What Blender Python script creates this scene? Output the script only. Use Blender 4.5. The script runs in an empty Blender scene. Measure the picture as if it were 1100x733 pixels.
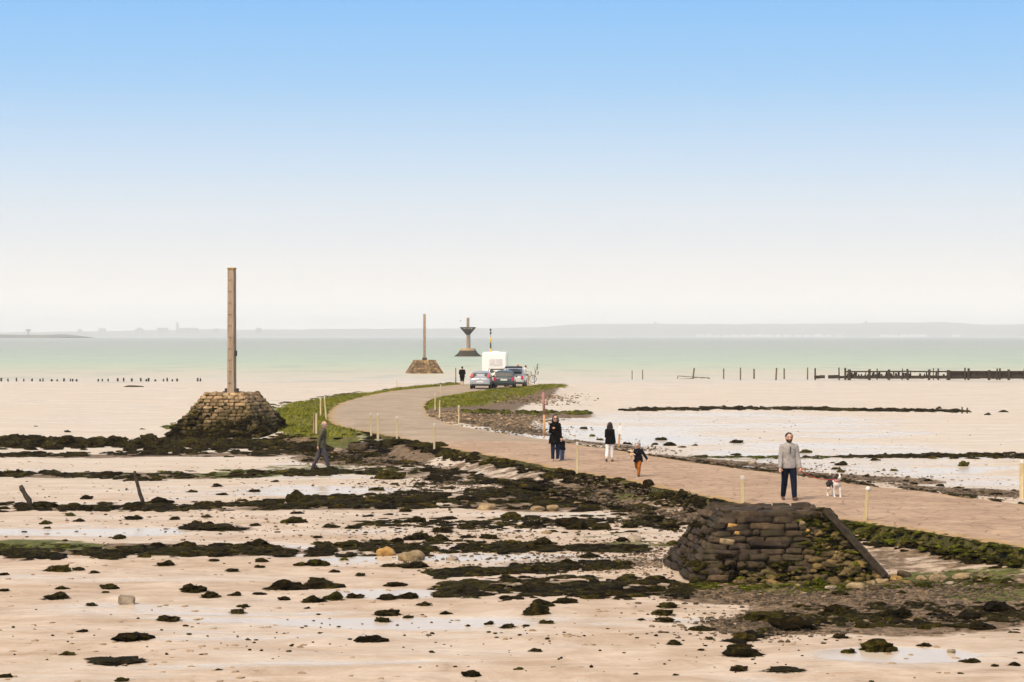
import bpy, bmesh, math, random
import numpy as np
from mathutils import Vector, Matrix, noise as mnoise

R = math.radians
C = bpy.context.scene.collection
SC = bpy.context.scene
random.seed(7)
rng = np.random.default_rng(7)

# ------------------------------------------------------------------ camera, sky, sun, exposure
FPX, HZ, CAMH, PW, PH = 2444.0, 361.0, 4.9, 1100.0, 733.0
cam_d = bpy.data.cameras.new('camera')
cam_d.sensor_width = 36.0
cam_d.lens = FPX / PW * 36.0
cam_d.shift_y = (HZ - PH / 2) / PW
cam_d.clip_start, cam_d.clip_end = 0.5, 40000
cam = bpy.data.objects.new('camera', cam_d)
C.objects.link(cam)
cam.location = (0, 0, CAMH)
cam.rotation_euler = (R(90), 0, 0)
SC.camera = cam

SUN_EL, SUN_AZ = 52.0, 215.0      # azimuth clockwise from +Y (north): behind the camera, to the left
w = bpy.data.worlds.new('World')
SC.world = w
w.use_nodes = True
nt = w.node_tree
nt.nodes.clear()
N = nt.nodes.new
out = N('ShaderNodeOutputWorld')
bg = N('ShaderNodeBackground')
bg.inputs['Strength'].default_value = 0.13
sky = N('ShaderNodeTexSky')
sky.sky_type = 'NISHITA'
sky.sun_disc = False
sky.sun_elevation = R(SUN_EL)
sky.sun_rotation = R(SUN_AZ)
sky.air_density = 1.0
sky.dust_density = 5.0
tc = N('ShaderNodeTexCoord')
sep = N('ShaderNodeSeparateXYZ')
nt.links.new(tc.outputs['Generated'], sep.inputs[0])
asn = N('ShaderNodeMath'); asn.operation = 'ARCSINE'
nt.links.new(sep.outputs['Z'], asn.inputs[0])
mr = N('ShaderNodeMapRange')
mr.inputs['From Min'].default_value = 0.0
mr.inputs['From Max'].default_value = R(30)
nt.links.new(asn.outputs[0], mr.inputs['Value'])
SKYK = 5.1
rampw = N('ShaderNodeValToRGB')
def set_ramp(rn, stops):
    cr = rn.color_ramp
    while len(cr.elements) > 1:
        cr.elements.remove(cr.elements[-1])
    cr.elements[0].position = stops[0][0]
    cr.elements[0].color = (*stops[0][1], 1)
    for p, c in stops[1:]:
        e = cr.elements.new(p)
        e.color = (*c, 1)
e = lambda deg: deg / 30.0
set_ramp(rampw, [(0.0, (1.24, 1.17, 1.09)), (e(.5), (1.14, 1.085, 1.02)), (e(1.3), (.99, .945, .895)), (e(2.37), (.835, .855, .88)), (e(3.3), (.74, .82, .895)),
                 (e(4.24), (.62, .765, .925)), (e(6.33), (.37, .635, .945)), (e(8.3), (.255, .555, .965)), (e(16), (.25, .48, .85)), (1.0, (.25, .45, .8))])
nt.links.new(mr.outputs[0], rampw.inputs[0])
sc_ = N('ShaderNodeVectorMath'); sc_.operation = 'SCALE'
sc_.inputs['Scale'].default_value = SKYK
nt.links.new(rampw.outputs[0], sc_.inputs[0])
mr2 = N('ShaderNodeMapRange'); mr2.interpolation_type = 'SMOOTHSTEP'
mr2.inputs['From Min'].default_value = R(12)
mr2.inputs['From Max'].default_value = R(32)
nt.links.new(asn.outputs[0], mr2.inputs['Value'])
mx = N('ShaderNodeMix'); mx.data_type = 'RGBA'
nt.links.new(mr2.outputs[0], mx.inputs[0])
nt.links.new(sc_.outputs[0], mx.inputs[6])
tint = N('ShaderNodeMix'); tint.data_type = 'RGBA'; tint.blend_type = 'MULTIPLY'; tint.inputs[0].default_value = 1.0
nt.links.new(sky.outputs[0], tint.inputs[6]); tint.inputs[7].default_value = (1.08, 1.0, .86, 1)      # thin warm overcast
nt.links.new(tint.outputs[2], mx.inputs[7])
nt.links.new(mx.outputs[2], bg.inputs['Color'])
nt.links.new(bg.outputs[0], out.inputs['Surface'])

sun_d = bpy.data.lights.new('sun', 'SUN')
sun_d.energy = 1.5
sun_d.angle = R(10)
sun_d.color = (1.0, 0.90, 0.76)
sun = bpy.data.objects.new('sun', sun_d)
C.objects.link(sun)
az = R(SUN_AZ)
sdir = Vector((math.sin(az) * math.cos(R(SUN_EL)), math.cos(az) * math.cos(R(SUN_EL)), math.sin(R(SUN_EL))))
sun.rotation_euler = sdir.to_track_quat('Z', 'Y').to_euler()
sun.location = (-60, -60, 100)

SC.view_settings.view_transform = 'Standard'
SC.view_settings.look = 'None'
SC.view_settings.gamma = 1.0
SC.view_settings.use_curve_mapping = False
SC.view_settings.exposure = 0.58
SC.cycles.use_denoising = True
SC.cycles.max_bounces = 6
SC.cycles.volume_bounces = 2
SC.cycles.volume_max_steps = 64

# ------------------------------------------------------------------ helpers
def P(px, py, z=0.0):
    """ground point of height z that the photograph shows at (px, py)"""
    Y = FPX * (CAMH - z) / (py - HZ)
    return ((px - PW / 2) * Y / FPX, Y)

def ppm(Y):
    return FPX / Y

def tag(o, label=None, cat=None, group=None, kind=None):
    if label: o['label'] = label
    if cat: o['category'] = cat
    if group: o['group'] = group
    if kind: o['kind'] = kind
    return o

def empty(name, loc, rz=0.0, label=None, cat=None, group=None):
    o = bpy.data.objects.new(name, None)
    o.empty_display_size = 0.2
    C.objects.link(o)
    o.location = loc
    o.rotation_euler = (0, 0, rz)
    return tag(o, label, cat, group)

def link_mesh(name, me, mats, parent=None, smooth=True):
    if not isinstance(mats, (list, tuple)):
        mats = [mats]
    for m in mats:
        me.materials.append(m)
    if smooth:
        me.polygons.foreach_set('use_smooth', [True] * len(me.polygons))
    o = bpy.data.objects.new(name, me)
    C.objects.link(o)
    if parent is not None:
        o.parent = parent
    return o

def mesh_np(name, V, tris=None, quads=None):
    me = bpy.data.meshes.new(name)
    V = np.asarray(V, dtype=np.float32).reshape(-1, 3)
    me.vertices.add(len(V))
    me.vertices.foreach_set('co', V.ravel())
    loops, starts, tot = [], [], 0
    if quads is not None and len(quads):
        q = np.asarray(quads, dtype=np.int32)
        loops.append(q.ravel()); starts.append(tot + np.arange(len(q)) * 4); tot += q.size
    if tris is not None and len(tris):
        t = np.asarray(tris, dtype=np.int32)
        loops.append(t.ravel()); starts.append(tot + np.arange(len(t)) * 3); tot += t.size
    L = np.concatenate(loops); S = np.concatenate(starts)
    me.loops.add(len(L))
    me.loops.foreach_set('vertex_index', L)
    me.polygons.add(len(S))
    me.polygons.foreach_set('loop_start', S.astype(np.int32))
    me.update(calc_edges=True)
    me.validate()
    return me

class MB:
    def __init__(self):
        self.v, self.f, self.m = [], [], []
    def add(self, vs, fs, mi=0):
        b = len(self.v)
        self.v += [tuple(p) for p in vs]
        self.f += [tuple(b + i for i in f) for f in fs]
        self.m += [mi] * len(fs)
    def box(self, c, s, rot=None, mi=0, taper=1.0, bev=0.0):
        hx, hy, hz = s[0] / 2, s[1] / 2, s[2] / 2
        vs = []
        for z, k in ((-hz, 1.0), (hz, taper)):
            for x, y in ((-1, -1), (1, -1), (1, 1), (-1, 1)):
                vs.append(Vector((x * hx * k, y * hy * k, z)))
        if rot is not None:
            vs = [rot @ v for v in vs]
        vs = [v + Vector(c) for v in vs]
        self.add(vs, [(3, 2, 1, 0), (4, 5, 6, 7), (0, 1, 5, 4), (1, 2, 6, 5), (2, 3, 7, 6), (3, 0, 4, 7)], mi)
    def loft(self, rings, mi=0, close=True, cap=True):
        b = len(self.v); n = len(rings[0])
        vs, fs = [], []
        for r in rings:
            vs += r
        for i in range(len(rings) - 1):
            for j in range(n if close else n - 1):
                k = (j + 1) % n
                fs.append((i * n + j, i * n + k, (i + 1) * n + k, (i + 1) * n + j))
        if cap:
            fs.append(tuple(reversed(range(n))))
            fs.append(tuple((len(rings) - 1) * n + j for j in range(n)))
        self.add(vs, fs, mi)
    def tube(self, pts, rad, n=10, mi=0, sq=(1, 1)):
        pts = [Vector(p) for p in pts]
        rad = rad if isinstance(rad, (list, tuple)) else [rad] * len(pts)
        rings = []
        for i, p in enumerate(pts):
            d = (pts[min(i + 1, len(pts) - 1)] - pts[max(i - 1, 0)]).normalized()
            ref = Vector((0, 1, 0)) if abs(d.y) < 0.9 else Vector((1, 0, 0))
            a = d.cross(ref).normalized(); b = a.cross(d).normalized()
            rings.append([p + (a * math.cos(t) * sq[0] + b * math.sin(t) * sq[1]) * rad[i]
                          for t in (2 * math.pi * (j + .5) / n for j in range(n))])
        # orientation: make outward
        self.loft([list(reversed(r)) for r in rings], mi)
    def ell(self, c, r, rot=None, seg=14, rings=9, mi=0):
        vs, fs = [], []
        vs.append(Vector((0, 0, -1)))
        for i in range(1, rings):
            ph = math.pi * i / rings - math.pi / 2
            for j in range(seg):
                t = 2 * math.pi * j / seg
                vs.append(Vector((math.cos(ph) * math.cos(t), math.cos(ph) * math.sin(t), math.sin(ph))))
        vs.append(Vector((0, 0, 1)))
        for j in range(seg):
            fs.append((0, 1 + (j + 1) % seg, 1 + j))
        for i in range(rings - 2):
            for j in range(seg):
                a, b = 1 + i * seg + j, 1 + i * seg + (j + 1) % seg
                fs.append((a, b, b + seg, a + seg))
        top = len(vs) - 1
        for j in range(seg):
            fs.append((1 + (rings - 2) * seg + j, 1 + (rings - 2) * seg + (j + 1) % seg, top))
        vs = [Vector((v.x * r[0], v.y * r[1], v.z * r[2])) for v in vs]
        if rot is not None:
            vs = [rot @ v for v in vs]
        self.add([v + Vector(c) for v in vs], fs, mi)
    def cap(self, a, b, ra, rb, n=12):
        """tapered capsule"""
        a, b = Vector(a), Vector(b)
        d = b - a; L = d.length
        if L < 1e-5:
            self.ell(a, (ra, ra, ra)); return
        d.normalize()
        pts, rr = [], []
        for t in (-1, -.7, -.35): 
            pts.append(a + d * ra * t); rr.append(ra * math.sqrt(max(0.02, 1 - t * t)))
        pts += [a, (a + b) / 2, b]; rr += [ra, (ra + rb) / 2, rb]
        for t in (.35, .7, 1):
            pts.append(b + d * rb * t); rr.append(rb * math.sqrt(max(0.02, 1 - t * t)))
        self.tube(pts, rr, n)
    def mesh(self, name):
        me = bpy.data.meshes.new(name)
        me.from_pydata(self.v, [], self.f)
        if any(self.m):
            me.polygons.foreach_set('material_index', self.m)
        me.update()
        return me
    def build(self, name, mats, parent=None, smooth=False):
        return link_mesh(name, self.mesh(name), mats, parent, smooth)
    def bevel(self, name, mats, parent=None, w=0.02, seg=2, smooth=False):
        me = self.mesh(name)
        bm = bmesh.new(); bm.from_mesh(me)
        bmesh.ops.remove_doubles(bm, verts=bm.verts, dist=1e-5)
        bmesh.ops.bevel(bm, geom=bm.edges[:], offset=w, segments=seg, affect='EDGES', clamp_overlap=True)
        bm.to_mesh(me); bm.free()
        return link_mesh(name, me, mats, parent, smooth)
    def remesh(self, name, mats, parent=None, voxel=0.012, smooth=2):
        me = self.mesh(name)
        bm = bmesh.new(); bm.from_mesh(me)
        bmesh.ops.recalc_face_normals(bm, faces=bm.faces[:])
        bm.to_mesh(me); bm.free()
        tmp = bpy.data.objects.new('tmp', me)
        C.objects.link(tmp)
        md = tmp.modifiers.new('r', 'REMESH'); md.mode = 'VOXEL'; md.voxel_size = voxel
        if smooth:
            ms = tmp.modifiers.new('s', 'SMOOTH'); ms.factor = 0.5; ms.iterations = smooth
        dg = bpy.context.evaluated_depsgraph_get()
        me2 = bpy.data.meshes.new_from_object(tmp.evaluated_get(dg))
        bpy.data.objects.remove(tmp)
        me2.name = name
        me2.materials.clear()
        return link_mesh(name, me2, mats, parent, True)

# value noise for numpy arrays
_perm = rng.random((256, 256)).astype(np.float32)
def vnoise(x, y):
    xi, yi = np.floor(x).astype(int), np.floor(y).astype(int)
    fx, fy = x - xi, y - yi
    fx = fx * fx * (3 - 2 * fx); fy = fy * fy * (3 - 2 * fy)
    g = lambda a, b: _perm[a & 255, b & 255]
    return (g(xi, yi) * (1 - fx) + g(xi + 1, yi) * fx) * (1 - fy) + (g(xi, yi + 1) * (1 - fx) + g(xi + 1, yi + 1) * fx) * fy
def fbm(x, y, o=4):
    s, a, t = 0, 1, 0
    for i in range(o):
        s = s + a * vnoise(x * 2 ** i + 13.7 * i, y * 2 ** i + 5.1 * i); t += a; a *= .5
    return s / t
def sstep(a, b, x):
    t = np.clip((x - a) / (b - a), 0, 1)
    return t * t * (3 - 2 * t)

# ------------------------------------------------------------------ materials
def new_mat(name):
    m = bpy.data.materials.new(name)
    m.use_nodes = True
    n = m.node_tree.nodes
    return m, n, m.node_tree.links, n['Principled BSDF']

def ramp(n, links, fac, stops, interp='LINEAR'):
    r = n.new('ShaderNodeValToRGB')
    set_ramp(r, stops)
    r.color_ramp.interpolation = interp
    links.new(fac, r.inputs[0])
    return r.outputs[0]

def noise_tex(n, links, vec, scale, detail=4, rough=.6, dist=0.0):
    t = n.new('ShaderNodeTexNoise')
    t.inputs['Scale'].default_value = scale
    t.inputs['Detail'].default_value = detail
    t.inputs['Roughness'].default_value = rough
    t.inputs['Distortion'].default_value = dist
    if vec is not None:
        links.new(vec, t.inputs['Vector'])
    return t.outputs['Fac']

def mixc(n, links, fac, a, b, mode='MIX'):
    m = n.new('ShaderNodeMix'); m.data_type = 'RGBA'; m.blend_type = mode
    for sock, v in ((m.inputs[0], fac), (m.inputs[6], a), (m.inputs[7], b)):
        if isinstance(v, (int, float)):
            sock.default_value = v
        elif isinstance(v, tuple):
            sock.default_value = (*v, 1)
        else:
            links.new(v, sock)
    return m.outputs[2]

def math_(n, links, op, a, b=None, clamp=False):
    m = n.new('ShaderNodeMath'); m.operation = op; m.use_clamp = clamp
    for i, v in enumerate((a, b)):
        if v is None: continue
        if isinstance(v, (int, float)): m.inputs[i].default_value = v
        else: links.new(v, m.inputs[i])
    return m.outputs[0]

def bump(n, links, bsdf, h, strength=.5, dist=.02):
    b = n.new('ShaderNodeBump')
    b.inputs['Strength'].default_value = strength
    b.inputs['Distance'].default_value = dist
    links.new(h, b.inputs['Height'])
    links.new(b.outputs[0], bsdf.inputs['Normal'])

def wpos(n):
    return n.new('ShaderNodeNewGeometry').outputs['Position']

def simple(name, c1, c2=None, scale=8, rough=.7, spec=.4, metal=0.0, bmp=0.0, bdist=.01, coat=0.0, detail=4, lo=.35, hi=.65):
    m, n, l, b = new_mat(name)
    b.inputs['Roughness'].default_value = rough
    b.inputs['Specular IOR Level'].default_value = spec
    b.inputs['Metallic'].default_value = metal
    b.inputs['Coat Weight'].default_value = coat
    v = n.new('ShaderNodeTexCoord').outputs['Object']
    f = noise_tex(n, l, v, scale, detail)
    c2 = c2 or tuple(x * .8 for x in c1)
    l.new(ramp(n, l, f, [(lo, c1), (hi, c2)]), b.inputs['Base Color'])
    if bmp:
        bump(n, l, b, noise_tex(n, l, v, scale * 3, 5), bmp, bdist)
    return m

M = {}
# sand and mud of the flats
def mat_sand():
    m, n, l, b = new_mat('sand')
    pos = wpos(n)
    big = noise_tex(n, l, pos, .11, 5, .6)
    mid = noise_tex(n, l, pos, .8, 7, .72, .6)
    fine = noise_tex(n, l, pos, 9, 4, .7)
    col = ramp(n, l, mid, [(.28, (.30, .215, .145)), (.42, (.41, .315, .23)), (.55, (.50, .40, .305)), (.70, (.61, .515, .42))])
    col = mixc(n, l, ramp(n, l, fine, [(.35, (0, 0, 0)), (.75, (.30, .30, .30))]), col, (.46, .32, .21))
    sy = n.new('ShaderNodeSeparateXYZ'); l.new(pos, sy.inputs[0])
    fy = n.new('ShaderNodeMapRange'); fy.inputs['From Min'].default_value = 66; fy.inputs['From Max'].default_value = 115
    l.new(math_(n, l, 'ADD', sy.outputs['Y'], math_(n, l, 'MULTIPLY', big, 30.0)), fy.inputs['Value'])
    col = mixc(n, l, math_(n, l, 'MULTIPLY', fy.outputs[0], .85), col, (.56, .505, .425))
    mps = n.new('ShaderNodeMapping'); mps.inputs['Scale'].default_value = (.35, 1.5, 1); mps.inputs['Location'].default_value = (3, 9, 0)
    l.new(pos, mps.inputs['Vector'])
    stk = noise_tex(n, l, mps.outputs[0], 1.0, 6, .7, .8)
    col = mixc(n, l, ramp(n, l, stk, [(.52, (0, 0, 0)), (.68, (.55, .55, .55))]), col, (.38, .25, .15))
    col = mixc(n, l, ramp(n, l, stk, [(.30, (.5, .5, .5)), (.44, (0, 0, 0))]), col, (.64, .53, .42))
    # worm casts and shell specks
    vo = n.new('ShaderNodeTexVoronoi'); vo.inputs['Scale'].default_value = 1.7
    l.new(pos, vo.inputs['Vector'])
    cast = ramp(n, l, vo.outputs['Distance'], [(.05, (1, 1, 1)), (.13, (0, 0, 0))])
    col = mixc(n, l, math_(n, l, 'MULTIPLY', cast, .5), col, (.25, .17, .10))
    def attr(a):
        t = n.new('ShaderNodeAttribute'); t.attribute_name = a
        return t.outputs['Fac']
    brk = noise_tex(n, l, pos, 1.3, 6, .7)
    def patch(a, lo, hi):
        s = math_(n, l, 'ADD', attr(a), math_(n, l, 'MULTIPLY', math_(n, l, 'SUBTRACT', brk, .5), 1.6))
        return ramp(n, l, s, [(lo, (0, 0, 0)), (hi, (1, 1, 1))])
    mudc = ramp(n, l, noise_tex(n, l, pos, 5.5, 5, .75), [(.3, (.035, .023, .012)), (.47, (.12, .082, .046)), (.62, (.27, .19, .115)), (.78, (.44, .32, .2))])
    mud = patch('mud', .42, .62)
    col = mixc(n, l, mud, col, mudc)
    alg = patch('algae', .5, .66)
    algc = ramp(n, l, noise_tex(n, l, pos, 4.5, 5, .7), [(.3, (.03, .03, .006)), (.55, (.10, .105, .018)), (.75, (.2, .19, .05))])
    col = mixc(n, l, alg, col, algc)
    gr = patch('grass', .45, .6)
    grc = ramp(n, l, noise_tex(n, l, pos, 2.2, 6, .75), [(.34, (.025, .018, .004)), (.46, (.095, .092, .008)), (.6, (.175, .17, .012)), (.78, (.28, .22, .07))])
    col = mixc(n, l, gr, col, grc)
    # films of standing silty water; pale sky sheen painted into the base colour
    mpw = n.new('ShaderNodeMapping'); mpw.inputs['Scale'].default_value = (.10, .40, 1)
    l.new(pos, mpw.inputs['Vector'])
    wetn = noise_tex(n, l, mpw.outputs[0], 1.0, 7, .68, .6)
    wet = ramp(n, l, math_(n, l, 'ADD', math_(n, l, 'ADD', wetn, -.06), math_(n, l, 'MULTIPLY', attr('wet'), .35)), [(.44, (0, 0, 0)), (.53, (.45, .45, .45)), (.60, (1, 1, 1))])
    dry = math_(n, l, 'MULTIPLY', math_(n, l, 'SUBTRACT', 1.0, math_(n, l, 'MAXIMUM', mud, gr)), wet)
    film_sheen = math_(n, l, 'MULTIPLY', dry, .7)
    col = mixc(n, l, film_sheen, col, (.63, .54, .425))
    l.new(col, b.inputs['Base Color'])
    b.inputs['Specular Tint'].default_value = (1.0, .86, .73, 1)
    l.new(math_(n, l, 'SUBTRACT', .72, math_(n, l, 'MULTIPLY', dry, .55)), b.inputs['Roughness'])
    l.new(math_(n, l, 'ADD', .15, math_(n, l, 'MULTIPLY', dry, -.08)), b.inputs['Specular IOR Level'])
    h = math_(n, l, 'ADD', math_(n, l, 'MULTIPLY', fine, .4), math_(n, l, 'ADD', mid, math_(n, l, 'MULTIPLY', cast, .5)))
    h = math_(n, l, 'MULTIPLY', h, math_(n, l, 'SUBTRACT', 1.0, math_(n, l, 'MULTIPLY', dry, .93)))
    bump(n, l, b, h, .85, .05)
    return m
M['sand'] = mat_sand()

def mat_sea():
    m, n, l, b = new_mat('sea')
    pos = wpos(n)
    s = n.new('ShaderNodeSeparateXYZ'); l.new(pos, s.inputs[0])
    mp = n.new('ShaderNodeMapping'); mp.inputs['Scale'].default_value = (.004, .012, 1)
    l.new(pos, mp.inputs['Vector'])
    wob = noise_tex(n, l, mp.outputs[0], 1.0, 4, .6)
    d = math_(n, l, 'DIVIDE', 12220.0, s.outputs['Y'])          # falls with the distance offshore
    d = math_(n, l, 'MULTIPLY', d, math_(n, l, 'ADD', .86, math_(n, l, 'MULTIPLY', wob, .28)))
    d = math_(n, l, 'DIVIDE', d, 60.0)
    col = ramp(n, l, d, [(.03, (.33, .35, .32)), (.13, (.35, .37, .32)), (.30, (.37, .42, .335)), (.46, (.405, .47, .34)), (.57, (.465, .475, .34)),
                         (.68, (.52, .475, .35)), (.82, (.55, .49, .40)), (.95, (.56, .502, .42))])
    mp2 = n.new('ShaderNodeMapping'); mp2.inputs['Scale'].default_value = (.10, .035, 1)
    l.new(pos, mp2.inputs['Vector'])
    chop = noise_tex(n, l, mp2.outputs[0], 1.0, 6, .7)
    col = mixc(n, l, ramp(n, l, chop, [(.50, (0, 0, 0)), (.66, (.42, .42, .42))]), col, (.25, .31, .27))
    l.new(col, b.inputs['Base Color'])
    b.inputs['Roughness'].default_value = .45
    b.inputs['Specular IOR Level'].default_value = .12
    bump(n, l, b, noise_tex(n, l, pos, .8, 5, .6), .35, .12)
    return m
M['sea'] = mat_sea()

def mat_road():
    m, n, l, b = new_mat('causeway_paving')
    pos = wpos(n)
    s = n.new('ShaderNodeSeparateXYZ'); l.new(pos, s.inputs[0])
    big = noise_tex(n, l, pos, .5, 8, .74, .8)
    fine = noise_tex(n, l, pos, 6, 5, .7)
    vo = n.new('ShaderNodeTexVoronoi'); vo.feature = 'DISTANCE_TO_EDGE'; vo.inputs['Scale'].default_value = 1.5
    l.new(pos, vo.inputs['Vector'])
    crack = ramp(n, l, vo.outputs['Distance'], [(.0, (1, 1, 1)), (.05, (0, 0, 0))])
    near = ramp(n, l, big, [(.28, (.27, .18, .115)), (.45, (.40, .27, .175)), (.58, (.48, .335, .22)), (.75, (.60, .45, .32))])
    near = mixc(n, l, ramp(n, l, fine, [(.4, (0, 0, 0)), (.7, (.5, .5, .5))]), near, (.25, .175, .13))
    near = mixc(n, l, math_(n, l, 'MULTIPLY', crack, .6), near, (.13, .09, .06))
    far = ramp(n, l, big, [(.28, (.24, .18, .12)), (.5, (.36, .28, .195)), (.75, (.48, .385, .275))])
    far = mixc(n, l, ramp(n, l, fine, [(.45, (0, 0, 0)), (.7, (.3, .3, .3))]), far, (.16, .13, .11))
    yy = math_(n, l, 'ADD', s.outputs['Y'], math_(n, l, 'MULTIPLY', big, 4.0))
    f = n.new('ShaderNodeMapRange'); f.inputs['From Min'].default_value = 94; f.inputs['From Max'].default_value = 98
    l.new(yy, f.inputs['Value'])
    col = mixc(n, l, f.outputs[0], near, far)
    ea = n.new('ShaderNodeAttribute'); ea.attribute_name = 'edge'
    en = math_(n, l, 'ADD', ea.outputs['Fac'], math_(n, l, 'MULTIPLY', math_(n, l, 'SUBTRACT', noise_tex(n, l, pos, 1.6, 6, .75), .5), 1.8))
    silt = ramp(n, l, fine, [(.3, (.26, .16, .055)), (.55, (.42, .27, .10)), (.75, (.55, .40, .22))])
    col = mixc(n, l, ramp(n, l, en, [(.55, (0, 0, 0)), (.8, (.9, .9, .9))]), col, silt)
    col = mixc(n, l, ramp(n, l, en, [(.95, (0, 0, 0)), (1.15, (.9, .9, .9))]), col, (.06, .055, .012))
    mp3 = n.new('ShaderNodeMapping'); mp3.inputs['Scale'].default_value = (.45, 1.9, 1)
    l.new(pos, mp3.inputs['Vector'])
    strk = noise_tex(n, l, mp3.outputs[0], 1.0, 6, .72, .7)  # lit relief across the paving, painted in as dark and pale streaks
    col = mixc(n, l, ramp(n, l, strk, [(.55, (0, 0, 0)), (.68, (.6, .6, .6))]), col, (.21, .145, .10))
    col = mixc(n, l, ramp(n, l, strk, [(.30, (.55, .55, .55)), (.42, (0, 0, 0))]), col, (.60, .47, .36))
    spot = ramp(n, l, noise_tex(n, l, pos, 1.1, 6, .7), [(.60, (0, 0, 0)), (.70, (.7, .7, .7))])
    col = mixc(n, l, spot, col, (.15, .105, .075))
    l.new(col, b.inputs['Base Color'])
    b.inputs['Roughness'].default_value = .8
    b.inputs['Specular IOR Level'].default_value = .2
    h = math_(n, l, 'SUBTRACT', fine, math_(n, l, 'MULTIPLY', crack, .8))
    bump(n, l, b, h, .6, .04)
    return m
M['road'] = mat_road()

def mat_weed(name, cols, rough=.5, spec=.25, sc=7):
    m, n, l, b = new_mat(name)
    pos = wpos(n)
    f = noise_tex(n, l, pos, sc, 5, .75)
    oi = n.new('ShaderNodeObjectInfo')
    g = noise_tex(n, l, pos, .7, 3, .5)
    c = ramp(n, l, f, cols)
    isl = n.new('ShaderNodeNewGeometry').outputs['Random Per Island']
    rnd = math_(n, l, 'FRACT', math_(n, l, 'ADD', isl, oi.outputs['Random']))
    tintc = ramp(n, l, rnd, [(0, (.45, .42, .4)), (.45, (1, 1, 1)), (.74, (1.3, 1.5, 1.0)), (.9, (1.9, 2.1, 1.1)), (1, (2.8, 2.9, 1.5))])
    c = mixc(n, l, 1.0, c, tintc, 'MULTIPLY')
    c = mixc(n, l, ramp(n, l, g, [(.5, (0, 0, 0)), (.72, (.55, .55, .55))]), c, (.05, .043, .009))
    l.new(c, b.inputs['Base Color'])
    b.inputs['Roughness'].default_value = rough
    b.inputs['Specular IOR Level'].default_value = spec
    bump(n, l, b, noise_tex(n, l, pos, 22, 5, .75), 1.0, .05)
    return m
M['weed'] = mat_weed('wet_seaweed', [(.3, (.004, .0028, .0008)), (.5, (.014, .0095, .0025)), (.64, (.05, .036, .009)), (.82, (.15, .115, .035))], .7, .03)
M['greenweed'] = mat_weed('green_seaweed', [(.3, (.012, .011, .002)), (.5, (.042, .041, .004)), (.66, (.11, .10, .010)), (.82, (.24, .18, .04))], .65, .05)
def mat_stone(name, cols, sc=3.0, weed=.0, bd=.04):
    m, n, l, b = new_mat(name)
    pos = wpos(n)
    f = noise_tex(n, l, pos, sc, 6, .7)
    c = ramp(n, l, f, cols)
    isl = n.new('ShaderNodeNewGeometry').outputs['Random Per Island']
    c = mixc(n, l, 1.0, c, ramp(n, l, isl, [(0, (.55, .52, .5)), (.5, (1, 1, 1)), (.85, (1.35, 1.3, 1.2)), (1, (1.9, 1.75, 1.5))]), 'MULTIPLY')
    if weed:
        g = noise_tex(n, l, pos, 2.3, 5, .7)
        c = mixc(n, l, ramp(n, l, g, [(.5, (0, 0, 0)), (.6, (weed, weed, weed))]), c, (.05, .042, .014))
    l.new(c, b.inputs['Base Color'])
    b.inputs['Roughness'].default_value = .8
    b.inputs['Specular IOR Level'].default_value = .25
    bump(n, l, b, noise_tex(n, l, pos, 14, 6, .7), .8, bd)
    return m
M['greystone'] = mat_stone('grey_rock', [(.3, (.13, .105, .08)), (.5, (.24, .2, .155)), (.7, (.36, .31, .24))], 4, .6)
M['buffstone'] = mat_stone('buff_rock', [(.3, (.13, .095, .05)), (.5, (.21, .155, .09)), (.7, (.30, .235, .15))], 5, .6)
M['ochrestone'] = mat_stone('ochre_rock', [(.3, (.19, .105, .03)), (.5, (.29, .175, .06)), (.7, (.38, .26, .12))], 5, .5)
M['pebble'] = mat_stone('pebbles', [(.25, (.03, .02, .011)), (.45, (.12, .085, .05)), (.6, (.25, .18, .11)), (.8, (.45, .35, .24))], .9)
M['cast'] = simple('cast_sand', (.40, .29, .19), (.24, .165, .10), 6, .85, .1)
M['mudpebble'] = mat_stone('muddy_pebbles', [(.25, (.02, .014, .008)), (.45, (.07, .05, .03)), (.6, (.15, .11, .07)), (.8, (.32, .25, .17))], 1.2)
M['cairnstone'] = mat_stone('weathered_cairn_stone', [(.28, (.014, .009, .005)), (.48, (.042, .028, .016)), (.62, (.08, .055, .034)), (.8, (.17, .12, .075))], 3.2, .45)
M['timber_dark'] = simple('dark_wet_timber', (.022, .015, .009), (.055, .038, .022), 9, .7, .25, bmp=.6)
M['timber_grey'] = simple('grey_timber', (.09, .07, .045), (.19, .15, .10), 7, .8, .2, bmp=.5)
def mat_pole(name, cols, streak=True):
    m, n, l, b = new_mat(name)
    v = n.new('ShaderNodeTexCoord').outputs['Object']
    mp = n.new('ShaderNodeMapping'); mp.inputs['Scale'].default_value = (7, 7, .5)
    l.new(v, mp.inputs['Vector'])
    f = noise_tex(n, l, mp.outputs[0], 1.6, 6, .7)
    l.new(ramp(n, l, f, cols), b.inputs['Base Color'])
    b.inputs['Roughness'].default_value = .8
    b.inputs['Specular IOR Level'].default_value = .2
    bump(n, l, b, f, .6, .03)
    return m
M['pole'] = mat_pole('weathered_beacon_post', [(.3, (.19, .135, .09)), (.5, (.33, .245, .17)), (.7, (.44, .345, .25))])
M['stake'] = mat_pole('pale_stake_wood', [(.3, (.38, .28, .13)), (.5, (.52, .42, .24)), (.7, (.62, .53, .36))])
M['stakebrown'] = mat_pole('brown_stake_wood', [(.3, (.2, .13, .06)), (.5, (.31, .21, .11)), (.7, (.4, .29, .16))])
M['white'] = simple('white_paint', (.82, .81, .78), (.72, .71, .67), 5, .5, .4)
M['capwhite'] = simple('worn_white_paint', (.66, .64, .58), (.50, .47, .40), 9, .6, .3)
M['whitebody'] = simple('white_vehicle_paint', (.84, .84, .82), (.80, .80, .78), 2, .3, .5, coat=.3)
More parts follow.
